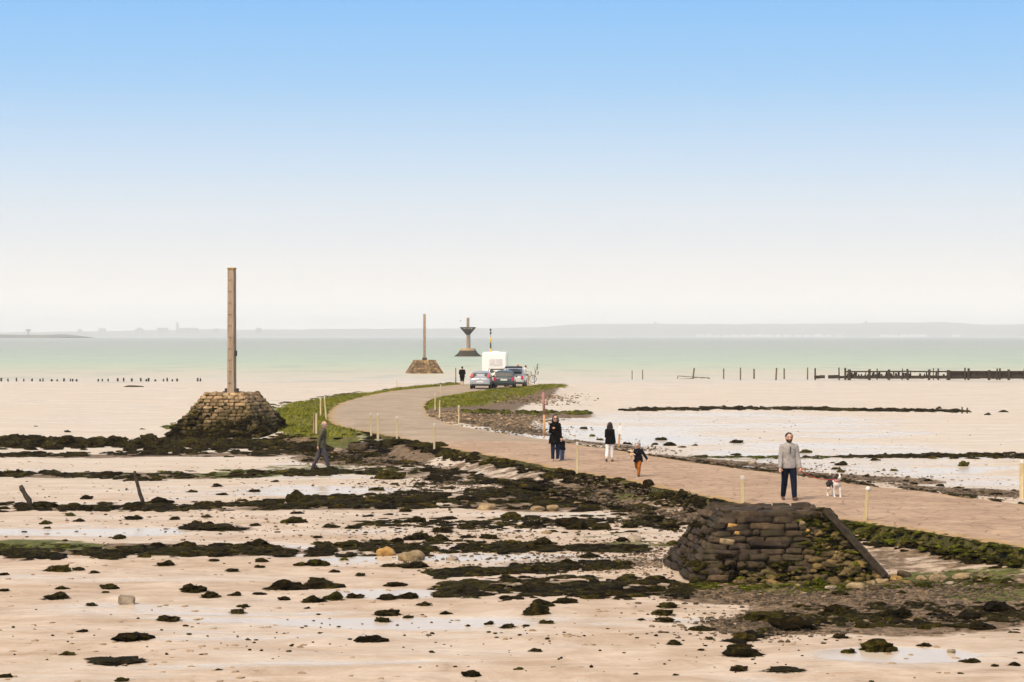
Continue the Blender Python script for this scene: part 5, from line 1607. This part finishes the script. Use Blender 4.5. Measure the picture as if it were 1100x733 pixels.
        for s_ in (-1, 1):
            mb = MB(); mb.tube([(s_ * .7 * hw, .35, H - .25), (s_ * .8 * hw, -.05, H + .1)], .02, 6); mb.build('gas_strut', M['iron'], tg)
    if door_open:
        mb = MB(); mb.box((hw + .42, 1.72, .80), (.86, .09, .88), Matrix.Rotation(.25, 3, 'Z')); mb.bevel('open_door', M[paint], t, .03)
    return t
def at(px, pb, z=ZR):
    x, y = P(px, pb, z); return x, y
zc = ZR + .045
x, y = at(515.6, 418.7); car('silver hatchback with high red tail lamps, leftmost of the parked cars', (x, y, zc), R(-3.5), 'silver', Wd=1.69, lamps='high')
x, y = at(541.2, 418.0); car('dark green estate car seen squarely from behind, centre of the parked cars', (x, y, zc), R(-2), 'greencar', L=4.5, Wd=1.76, H=1.46, wagon=True)
x, y = at(534.0, 415.3); car('cream car half hidden between the silver and green cars', (x, y + 1.0, zc), R(2), 'cream', Wd=1.66, H=1.62, belt=1.0)
x, y = at(552.0, 416.6); car('pale car with raised black tailgate behind the green estate', (x, y + .5, zc), R(-4), 'palecar', L=4.2, Wd=1.74, H=1.58, belt=.95, wagon=True, hatch_open=True)

# the white box van behind them
x, y = at(531.0, 413.3)
van = empty('camper_van', (x, y, zc), R(-2), 'white box-bodied camper van with a curtained rear window behind the parked cars', 'camper van')
k = y / FPX; hwv = 13.0 * k; hv = (413.3 - 379.0) * k
mb = MB(); mb.box((0, 2.6, hv / 2 + .22), (2 * hwv, 5.2, hv - .44)); mb.bevel('box_body', M['whitebody'], van, .09, 3)
mb = MB(); mb.box((0, 5.9, .95), (2.0, 1.5, 1.35)); mb.bevel('cab', M['whitebody'], van, .2, 3)
mb = MB(); mb.box((1.6 * k, -.005, hv - 10.6 * k), (15.5 * k, .06, 8.2 * k)); wf = mb.bevel('rear_window', M['white'], van, .02)
for a in (-1, 1):
    mb = MB(); mb.box((1.6 * k + a * 3.6 * k, -.03, hv - 10.6 * k), (6.4 * k, .05, 6.4 * k)); mb.bevel('pane', M['curtain'], wf, .01)
mb = MB(); mb.box((0, -.08, .45), (2 * hwv * .96, .18, .22)); mb.bevel('bumper', M['plastic'], van, .04)
for a in (-1, 1):
    mb = MB(); mb.box((a * hwv * .82, -.02, .85), (.18, .06, .32)); mb.bevel('tail_lamp', M['redlamp'], van, .02)
    for y_ in (1.3, 5.9):
        mb = MB(); mb.tube([(a * (hwv * .9 - .2), y_, .34), (a * hwv * .9, y_, .34)], .34, 20); mb.build('tyre', M['tyre'], van, True)
mb = MB(); mb.box((0, 2.2, hv + .04), (.7, .7, .09)); mb.bevel('roof_hatch', M['white'], van, .02)

# ------------------------------------------------------------------ people
def rotz(v, a):
    return Matrix.Rotation(a, 3, 'Z') @ v

def person(loc, rz, h, pose, wear, label, build=1.0, group=None, voxel=.011, female=False, child=False):
    """local frame faces -y; one continuous body, clothes and hair as children"""
    S = h
    lean = pose.get('lean', 0.0)
    f = Vector((0, -1, 0)); up = Vector((0, 0, 1))
    hk = .92 if child else 1.0                       # leg length against height
    thigh, shank = .245 * S * hk, .235 * S * hk
    hipz = .0
    J = {}
    for s_ in (-1, 1):
        a, b = pose.get('leg' + ('R' if s_ < 0 else 'L'), (0, 0))
        hip = Vector((s_ * .052 * S, 0, 0))
        def d(t): return Vector((0, -math.sin(t), -math.cos(t)))
        kn = hip + d(a) * thigh + Vector((s_ * .004 * S, 0, 0))
        an = kn + d(a - b) * shank
        toe = an + Vector((s_ * .012 * S, -math.cos(a - b - pose.get('toe', 0)) * .105 * S * 1, math.sin(a - b) * .105 * S * .6 - .018 * S))
        heel = an + Vector((0, .025 * S, -.022 * S))
        J[s_] = (hip, kn, an, toe, heel)
    low = min(min(J[s_][3].z, J[s_][4].z, J[s_][2].z - .03 * S) for s_ in (-1, 1)) - .018 * S
    off = Vector((0, 0, -low))
    for s_ in (-1, 1): J[s_] = tuple(p + off for p in J[s_])
    pel = off.copy()
    T = Matrix.Rotation(lean, 3, 'X')                # lean forward is towards -y
    tw = pose.get('twist', 0.0)
    def up_(x, y, z):                                # point of the trunk, z above the hips
        return pel + T @ Vector((x * S, y * S, z * S))
    trunk = .30 if not child else .27
    sh_w = (.096 if not female else .082) * build
    if child: sh_w *= .95
    neck = up_(0, .006, trunk + .025)
    hd = pose.get('head', (0, 0))                    # yaw, pitch
    HR = (.066 if not child else .083)
    headc = up_(0, -.012, trunk + .038 + HR * 1.12)
    # scale so the crown lands at h
    arms = {}
    for s_ in (-1, 1):
        sw, ab, el, eo = pose.get('arm' + ('R' if s_ < 0 else 'L'), (0, .12, .15, 0))   # swing forward, out, elbow bend, forearm inward
        sh = up_(s_ * sh_w, .0, trunk - .02)
        du = Vector((s_ * math.sin(ab), -math.sin(sw) * math.cos(ab), -math.cos(sw) * math.cos(ab)))
        elb = sh + du * .168 * S
        t2 = sw + el
        df = Vector((s_ * math.sin(ab) - s_ * eo, -math.sin(t2), -math.cos(t2))).normalized()
        wr = elb + df * .145 * S
        arms[s_] = (sh, elb, wr, df)
    # ---- the body
    mb = MB()
    Rh = Matrix.Rotation(hd[0], 3, 'Z') @ Matrix.Rotation(hd[1], 3, 'X')
    hp_ = lambda x, y, z: headc + Rh @ Vector((x, y, z)) * (HR * S)
    mb.ell(headc, (HR * .82 * S, HR * .96 * S, HR * 1.12 * S), Rh, 20, 14)
    mb.ell(hp_(0, -.28, -.55), (HR * .58 * S, HR * .62 * S, HR * .60 * S), Rh, 14, 10)         # jaw
    mb.cap(hp_(0, -.93, .12), hp_(0, -1.10, -.16), HR * .10 * S, HR * .17 * S, 8)              # nose
    mb.ell(hp_(0, -.80, -.52), (HR * .26 * S, HR * .12 * S, HR * .10 * S), Rh, 10, 6)          # lips
    for s_ in (-1, 1):
        mb.ell(hp_(s_ * .84, .06, -.03), (HR * .10 * S, HR * .2 * S, HR * .28 * S), Rh, 8, 6)  # ears
        mb.ell(hp_(s_ * .33, -.78, .14), (HR * .16 * S, HR * .12 * S, HR * .11 * S), Rh, 8, 6) # eyes
    mb.cap(neck - Vector((0, 0, .03 * S)), hp_(0, .12, -.5), .034 * S * build, .032 * S * build)
    def trunk_loft(m, grow, z0, z1, bell=0.0, floor=0.0):
        prof = [(-.045, .082, .066), (.0, .088, .070), (.07, .080, .062), (.13, .078, .060), (.2, .092, .066), (.255, .100, .066), (trunk - .005, .088, .054), (trunk + .03, .045, .042)]
        if female: prof = [(-.045, .086, .068), (.0, .090, .072), (.07, .076, .058), (.12, .070, .054), (.2, .084, .064), (.255, .090, .062), (trunk - .005, .078, .050), (trunk + .03, .040, .038)]
        zs = [p[0] for p in prof]
        rings = []
        for i in range(11):
            z = z0 + (z1 - z0) * i / 10
            rx = np.interp(z, zs, [p[1] for p in prof]) * build + grow
            ry = np.interp(z, zs, [p[2] for p in prof]) * build + grow
            if floor and z < .09: rx = max(rx, floor)
            if bell and z < .1: rx = max(rx, .078 * build + grow) + bell * (.1 - z); ry += bell * (.1 - z)
            rings.append([up_(rx * math.cos(t), ry * math.sin(t), z) for t in (2 * math.pi * j / 20 for j in range(20))])
        m.loft(rings)
    trunk_loft(mb, 0, -.045, trunk + .03)
    for s_ in (-1, 1):
        hip, kn, an, toe, heel = J[s_]
        mb.cap(hip, kn, .054 * S * build, .035 * S * build); mb.cap(kn, an, .034 * S * build, .022 * S * build)
        mb.cap(heel, toe, .022 * S, .017 * S)
        mb.cap(an, heel, .022 * S, .022 * S)
        sh, elb, wr, df = arms[s_]
        mb.cap(sh, elb, .030 * S * build, .023 * S * build); mb.cap(elb, wr, .023 * S * build, .016 * S)
        # hand: palm, four fingers of unequal length and a thumb from its side
        side = df.cross(Vector((0, 1, 0)) if abs(df.y) < .8 else Vector((0, 0, 1))).normalized()
        nrm = side.cross(df).normalized()
        palm = wr + df * .030 * S
        mb.cap(wr, wr + df * .048 * S, .016 * S, .020 * S, 10)
        for q, ln in ((-1.5, .036), (-.5, .043), (.5, .041), (1.5, .032)):
            b0 = wr + df * .052 * S + side * q * .0095 * S
            m1 = b0 + (df * .8 + nrm * .35 * s_).normalized() * ln * .55 * S
            mb.cap(b0, m1, .0062 * S + .0015, .0056 * S + .0015, 6)
            mb.cap(m1, m1 + (df * .5 + nrm * .85 * s_).normalized() * ln * .5 * S, .0056 * S + .0015, .005 * S + .0012, 6)
        tb = wr + df * .022 * S + side * .016 * S
        mb.cap(tb, tb + (df * .7 + side * .6).normalized() * .034 * S, .0075 * S + .001, .006 * S + .001, 6)
    bo = mb.remesh('person', [M['skin'], M['dark'], M['lips']], None, voxel * .8, 2)
    # eyes, brows and lips by place on the head
    me_ = bo.data
    n_ = len(me_.polygons); cc = np.zeros(n_ * 3); me_.polygons.foreach_get('center', cc); cc = cc.reshape(-1, 3)
    Q = ((cc - np.array(headc)) @ np.array(Rh)) / (HR * S)
    mi = np.zeros(n_, int)
    fr = Q[:, 1] < -.55
    for s_ in (-1, 1):
        mi[fr & (np.abs(Q[:, 0] - s_ * .33) < .15) & (np.abs(Q[:, 2] - .13) < .08)] = 1
        mi[fr & (np.abs(Q[:, 0] - s_ * .34) < .22) & (np.abs(Q[:, 2] - .34) < .055)] = 1
    mi[fr & (np.abs(Q[:, 0]) < .25) & (np.abs(Q[:, 2] + .52) < .09)] = 2
    if wear.get('beard'):
        mi[(Q[:, 1] < -.05) & (Q[:, 2] < -.28) & (Q[:, 2] > -1.15) & ~((np.abs(Q[:, 0]) < .22) & (np.abs(Q[:, 2] + .52) < .07)) & (np.abs(Q[:, 0]) < .8) & (np.linalg.norm(Q, axis=1) < 1.5)] = 1
    me_.polygons.foreach_set('material_index', mi)
    bo.location = loc; bo.rotation_euler = (0, 0, rz)
    tag(bo, label, 'person', group)
    # ---- clothes
    g = .006 * S + .005
    if 'legs' in wear:
        mb = MB(); full = wear.get('leglen', 1.0)
        rings = []
        trunk_loft(mb, g / S * .7, -.05, .065)
        for s_ in (-1, 1):
            hip, kn, an, toe, heel = J[s_]
            mb.cap(hip, kn, .050 * S * build + g, .036 * S * build + g)
            end = kn.lerp(an, full * .93)
            mb.cap(kn, end, .037 * S * build + g, (.026 + .010 * (1 - full)) * S * build + g * 1.1)
        mb.remesh('trousers' if full > .5 else 'shorts', M[wear['legs']], bo, voxel, 2)
    if 'top' in wear:
        mb = MB(); z0 = wear.get('hem', -.03)
        trunk_loft(mb, g / S * 1.25, z0, trunk + .035, wear.get('bell', .0), .112 * build)
        for s_ in (-1, 1):
            sh, elb, wr, df = arms[s_]
            inn = sh.lerp(up_(0, 0, trunk - .03), .35)
            mb.cap(inn, sh, .045 * S * build, .033 * S * build + g)
            mb.cap(sh, elb, .032 * S * build + g, .026 * S * build + g); mb.cap(elb, elb.lerp(wr, .94), .026 * S * build + g, .020 * S * build + g)
        if wear.get('collar'):
            mb.cap(up_(0, .008, trunk + .0), up_(0, .004, trunk + .03), .046 * S * build, .040 * S * build)
        tp = mb.remesh(wear.get('topname', 'jacket'), M[wear['top']], bo, voxel, 2)
        if wear.get('zip'):
            m2 = MB(); m2.box(up_(0, -.066 * build - g / S * 1.25 - .004, trunk - .065), (.012 * S, .012 * S, .10 * S), T); m2.build('zip', M['plastic'], tp)
    if 'shoe' in wear:
        for s_ in (-1, 1):
            hip, kn, an, toe, heel = J[s_]
            mb = MB(); mb.cap(heel, toe, .025 * S + .004, .021 * S + .003, 10); mb.cap(an, heel, .024 * S + .002, .024 * S + .002, 8)
            mb.remesh('shoe', M[wear['shoe']], bo, voxel, 1)
    if 'hair' in wear:
        mb = MB(); st_ = wear.get('hairstyle', 'short')
        if st_ == 'short':
            mb.ell(hp_(0, .20, .30), (HR * .90 * S, HR * .98 * S, HR * .93 * S), Rh, 18, 12)
        elif st_ == 'balding':
            mb.ell(hp_(0, .42, .02), (HR * .86 * S, HR * .62 * S, HR * .72 * S), Rh, 18, 12)
            for s_ in (-1, 1): mb.ell(hp_(s_ * .74, .15, .1), (HR * .16 * S, HR * .4 * S, HR * .4 * S), Rh, 10, 8)
        else:
            mb.ell(hp_(0, .22, .22), (HR * .98 * S, HR * .95 * S, HR * 1.03 * S), Rh, 18, 12)
            for s_ in (-1, 1):
                mb.cap(hp_(s_ * .76, .05, .25), hp_(s_ * .98, .1, -.9), HR * .30 * S, HR * .36 * S); mb.cap(hp_(s_ * .98, .1, -.9), hp_(s_ * .78, -.1, -1.75), HR * .34 * S, HR * .22 * S)
                mb.cap(hp_(s_ * .45, .55, .1), hp_(s_ * .5, .6, -2.1), HR * .48 * S, HR * .36 * S)
            mb.cap(hp_(0, .65, 0), hp_(0, .75, -2.3), HR * .5 * S, HR * .40 * S)
        mb.remesh('hair', M[wear['hair']], bo, voxel, 1)
    if 'hat' in wear:
        mb = MB(); mb.ell(hp_(0, .08, .42), (HR * .98 * S, HR * 1.02 * S, HR * .86 * S), Rh, 18, 12)
        if wear.get('flaps'):
            for s_ in (-1, 1): mb.cap(hp_(s_ * .82, 0, .2), hp_(s_ * .80, -.08, -.62), HR * .28 * S, HR * .2 * S)
        mb.remesh('hat', M[wear['hat']], bo, voxel, 1)
    if wear.get('glasses'):
        mb = MB()
        for s_ in (-1, 1): mb.ell(hp_(s_ * .36, -.92, .13), (HR * .32 * S, HR * .10 * S, HR * .24 * S), Rh, 10, 6)
        mb.box(hp_(0, -.96, .2), (HR * .3 * S, HR * .1 * S, HR * .1 * S)); mb.build('sunglasses', M['black'], bo, True)
    if wear.get('scarf'):
        mb = MB(); mb.cap(up_(0, -.05, trunk + .0), up_(0, -.05, trunk + .05), .03 * S, .03 * S); mb.remesh('scarf', M['whitecloth'], bo, voxel, 1)
    return bo, arms, up_

x, y = P(847.5, 538.8, ZR)
man, a_man, _ = person((x, y, ZR + .02), R(6), 1.80, dict(legR=(-.20, .22), legL=(.30, .10), armR=(.14, .17, .22, .05), armL=(.05, .17, .30, .02), head=(-.05, .08)),
    dict(legs='navy', top='greyknit', topname='sweater', collar=True, zip=True, hem=-.035, shoe='shoebrown', hair='hairdark', beard=True), 'bearded man in a grey half-zip jumper and navy jeans walking a dog', 1.06)
x2, y2 = P(596.5, 496.5, ZR)
person((x2, y2, ZR + .03), R(4), 1.58, dict(legR=(.04, .06), legL=(-.05, .05), armR=(.22, .20, 1.9, .55), armL=(.05, .16, .5, .1), head=(.1, .06)),
    dict(legs='denim', top='blackcloth', topname='coat', collar=True, hem=-.14, bell=.16, shoe='shoepale', hair='hairdark', hairstyle='long', glasses=True), 'long-haired woman in a black coat and sunglasses standing on the causeway', 1.02, female=True)
x, y = P(604.0, 496.0, ZR)
person((x, y + .35, ZR + .03), R(195), .88, dict(legR=(.15, .12), legL=(-.12, .1), armR=(.5, .2, .6, 0), armL=(.1, .45, .3, 0), lean=.35, head=(0, .35)),
    dict(legs='lightdenim', top='navycoat', topname='coat', hem=-.08, bell=.1, shoe='shoedark', hair='hairdark'), 'toddler in dark coat and pale jeans half hidden behind the woman in black', 1.15, child=True)
x, y = P(655.0, 497.5, ZR)
person((x, y, ZR + .03), R(168), 1.36, dict(legR=(.10, .10), legL=(-.22, .28), armR=(-.05, .14, .35, 0), armL=(.2, .12, 1.2, .5), head=(.45, .0)),
    dict(legs='whitecloth', leglen=.72, top='blackcloth', topname='jacket', hem=-.07, bell=.06, shoe='shoedark', hair='hairdark', hairstyle='long'), 'girl with long dark hair, black jacket and white trousers walking away', 1.02, female=True)
x, y = P(685.5, 513.0, ZR)
kid, a_kid, up_kid = person((x, y, ZR + .03), R(-20), 1.14, dict(legR=(-.30, .95), legL=(.50, .35), armR=(.25, .38, 1.5, .55), armL=(.05, .62, .55, -.2), lean=.10, head=(.08, .05)),
    dict(legs='rust', top='navycoat', topname='coat', collar=True, hem=-.06, bell=.08, shoe='shoebrown', hat='stripe', flaps=True), 'child in navy coat, striped hat and rust trousers running with a soft toy', 1.12, child=True)
# the soft toy in the crook of the child's arm
wr = a_kid[-1][2]
mb = MB(); c = wr + Vector((.05, -.045, .02))
mb.ell(c, (.055, .045, .075)); mb.ell(c + Vector((0, -.01, .10)), (.048, .045, .045))
for s_ in (-1, 1):
    mb.ell(c + Vector((s_ * .04, 0, .15)), (.018, .012, .03)); mb.cap(c + Vector((s_ * .04, 0, -.04)), c + Vector((s_ * .06, -.02, -.13)), .024, .02); mb.cap(c + Vector((s_ * .04, -.01, .04)), c + Vector((s_ * .095, -.02, .0)), .02, .016)
o = mb.remesh('soft_toy', M['plush'], None, .008, 1)
o.location = kid.location; o.rotation_euler = kid.rotation_euler
tag(o, 'cream soft toy clutched by the running child', 'toy')
x, y, z = PG(345.5, 503.8)
person((x, y, z), R(90), 1.76, dict(legR=(.36, .10), legL=(-.30, .16), armR=(-.40, .10, .25, .0), armL=(-.45, .10, .35, .1), lean=.10, head=(0, .12)),
    dict(legs='slate', top='olive', topname='jacket', collar=True, hem=-.07, bell=.04, shoe='shoedark', hair='hairgrey', hairstyle='balding'), 'grey-haired man in an olive jacket walking in profile across the weedy flats', 1.12)
x, y = P(496.5, 414.8, ZR)
person((x, y, ZR + .03), R(184), 1.66, dict(legR=(.1, .1), legL=(-.12, .1), armR=(.25, .2, .9, .45), armL=(.25, .2, .9, .45), head=(0, .1)),
    dict(legs='blackcloth', leglen=.1, top='blackcloth', topname='jacket', hem=-.10, bell=.05, shoe='shoepale', hair='hairdark'), 'person in dark jacket with bare legs walking away left of the parked cars', 1.2, voxel=.014)
x, y = P(556.8, 412.6, ZR)
person((x, y + .2, ZR + .03), R(200), 1.72, dict(legR=(.05, .08), legL=(-.05, .05), armR=(.6, .2, .6, .2), armL=(.4, .2, .6, .2), lean=.1),
    dict(legs='slate', top='navycoat', topname='jacket', hem=-.05, shoe='shoedark', hat='orangecap'), 'person in dark jacket and orange cap at the raised tailgate', 1.1, voxel=.014)
xb, yb = P(563.3, 411.6, ZR)
person((xb, yb, ZR + .03), R(100), 1.62, dict(legR=(.2, .3), legL=(-.1, .1), armR=(.7, .15, .5, .1), armL=(.7, .15, .5, .1), lean=.18),
    dict(legs='blackcloth', leglen=.45, top='whitecloth', topname='shirt', hem=-.03, shoe='shoedark', hair='hairdark'), 'person in white top holding a bicycle right of the parked cars', 1.1, voxel=.014)
# bicycle
bike = empty('bicycle', (xb + .28, yb - .35, ZR + .04), R(8), 'dark bicycle held by the person in white right of the cars', 'bicycle')
for xx in (-.52, .52):
    mb = MB(); n = 26
    P_ = [(xx + .33 * math.cos(2 * math.pi * i / n), 0, .34 + .33 * math.sin(2 * math.pi * i / n)) for i in range(n + 1)]
    for i in range(n): mb.tube([P_[i], P_[i + 1]], .022, 6)
    wh = mb.build('wheel', M['tyre'], bike, True)
    mb = MB()
    for i in range(10): mb.tube([(xx, 0, .34), (xx + .32 * math.cos(.628 * i), 0, .34 + .32 * math.sin(.628 * i))], .005, 4)
    mb.build('spokes', M['rim'], wh)
mb = MB()
for a, b in (((-.52, 0, .34), (-.12, 0, .30)), ((-.12, 0, .30), (-.2, 0, .82)), ((-.2, 0, .78), (.38, 0, .80)), ((-.12, 0, .30), (.38, 0, .72)), ((-.52, 0, .34), (-.19, 0, .74)), ((.52, 0, .34), (.36, 0, .92))): mb.tube([a, b], .02, 8)
mb.build('frame', M['black'], bike, True)
mb = MB(); mb.tube([(.36, 0, .92), (.34, 0, 1.0)], .016, 8); mb.tube([(.34, -.27, 1.02), (.36, 0, 1.0), (.34, .27, 1.02)], .016, 8); mb.build('handlebar', M['black'], bike, True)
mb = MB(); mb.box((-.21, 0, .88), (.25, .13, .05)); mb.bevel('saddle', M['black'], bike, .02)
mb = MB(); mb.tube([(-.12, -.09, .30), (-.12, .09, .30)], .05, 10); mb.tube([(-.12, -.1, .30), (-.02, -.1, .17)], .012, 6); mb.tube([(-.12, .1, .30), (-.22, .1, .43)], .012, 6); mb.build('crank', M['iron'], bike, True)

# the dog and its leash
xd, yd = P(897.0, 535.5, ZR)
DZ = ZR + .02
mb = MB()
mb.cap((.0, -.10, .40), (.02, .36, .41), .115, .10, 16)                      # trunk
mb.cap((0, -.14, .38), (0, -.10, .33), .10, .09, 14)                         # chest
mb.cap((0, -.14, .44), (.01, -.24, .56), .075, .062, 14)                     # neck
mb.ell((.015, -.27, .585), (.072, .075, .075), None, 16, 10)                 # skull
mb.cap((.015, -.31, .565), (.018, -.395, .545), .042, .034, 12)              # muzzle
for s_ in (-1, 1):
    mb.cap((.015 + s_ * .055, -.25, .625), (.015 + s_ * .085, -.255, .675), .026, .008, 8)       # ears
fl = {(-1): [(-.075, -.13, .34), (-.075, -.12, .20), (-.072, -.15, .04)], 1: [(.075, -.12, .34), (.078, -.19, .21), (.078, -.20, .04)]}
for s_, q in fl.items():
    mb.cap(q[0], q[1], .046, .032); mb.cap(q[1], q[2], .031, .024); mb.cap(q[2], (q[2][0], q[2][1] - .045, .028), .026, .024)
hl = {(-1): [(-.07, .34, .36), (-.08, .27, .23), (-.08, .39, .145), (-.08, .36, .03)], 1: [(.08, .34, .36), (.085, .30, .23), (.085, .42, .15), (.085, .42, .03)]}
for s_, q in hl.items():
    mb.cap(q[0], q[1], .07, .042); mb.cap(q[1], q[2], .036, .024); mb.cap(q[2], q[3], .024, .022); mb.cap(q[3], (q[3][0], q[3][1] - .05, .028), .025, .024)
tp_ = [(.02, .42, .44), (.04, .52, .47), (.07, .60, .55), (.09, .62, .64)]
for i in range(3): mb.cap(tp_[i], tp_[i + 1], .026 - .004 * i, .024 - .005 * i)
dog = mb.remesh('dog', [M['furblack'], M['furwhite'], M['dark']], None, .009, 2)
me_ = dog.data; n_ = len(me_.polygons); cc = np.zeros(n_ * 3); me_.polygons.foreach_get('center', cc); cc = cc.reshape(-1, 3)
X_d, Y_d, Z_d = cc.T
mi = np.zeros(n_, int)
mi[(Z_d < .27)] = 1
mi[(Y_d < -.06) & (Z_d < .50) & (np.abs(X_d) < .105)] = 1
mi[(Y_d < -.24) & (np.abs(X_d - .016) < .022 + .03 * (Z_d < .57)) & (Z_d > .50)] = 1
mi[(Y_d < -.33) & (Z_d > .50)] = 1
mi[(Y_d < -.405) & (Z_d > .545)] = 2
mi[(Y_d > .575) & (Z_d > .58)] = 1
mi[(Y_d > .1) & (Z_d > .20) & (Z_d < .27) & (Y_d > .3)] = 0
for s_ in (-1, 1): mi[(np.abs(X_d - .015 - s_ * .04) < .013) & (Y_d < -.32) & (np.abs(Z_d - .6) < .012)] = 2
me_.polygons.foreach_set('material_index', mi)
dog.location = (xd, yd, DZ); dog.rotation_euler = (0, 0, R(12))
tag(dog, 'black and white dog on a red leash walking beside the bearded man', 'dog')
mb = MB()
nc = [Vector((.085 * math.cos(t), -.17 + .07 * math.sin(t), .485 + .035 * math.sin(t))) for t in (2 * math.pi * i / 16 for i in range(17))]
for i in range(16): mb.tube([nc[i], nc[i + 1]], .012, 6)
mb.build('collar', M['leash'], dog, True)
hand = man.matrix_basis @ (a_man[1][2] + a_man[1][3] * .09)
man.matrix_basis; bpy.context.view_layer.update()
hand = man.matrix_world @ (a_man[1][2] + a_man[1][3] * .085)
neckp = dog.matrix_world @ Vector((-.06, -.13, .50))
mb = MB(); pts = []
for i in range(15):
    t_ = i / 14
    p = hand.lerp(neckp, t_); p.z -= .10 * math.sin(math.pi * t_)
    pts.append(p - hand)
mb.tube(pts, .011, 6)
ring_ = [Vector((.045 * math.cos(t), 0, .05 * math.sin(t) + .02)) for t in (2 * math.pi * i / 12 for i in range(13))]
for i in range(12): mb.tube([ring_[i], ring_[i + 1]], .010, 6)
o = mb.build('leash', M['leash'], None, True); o.location = hand
tag(o, 'red leash between the bearded man\'s hand and the dog', 'leash')
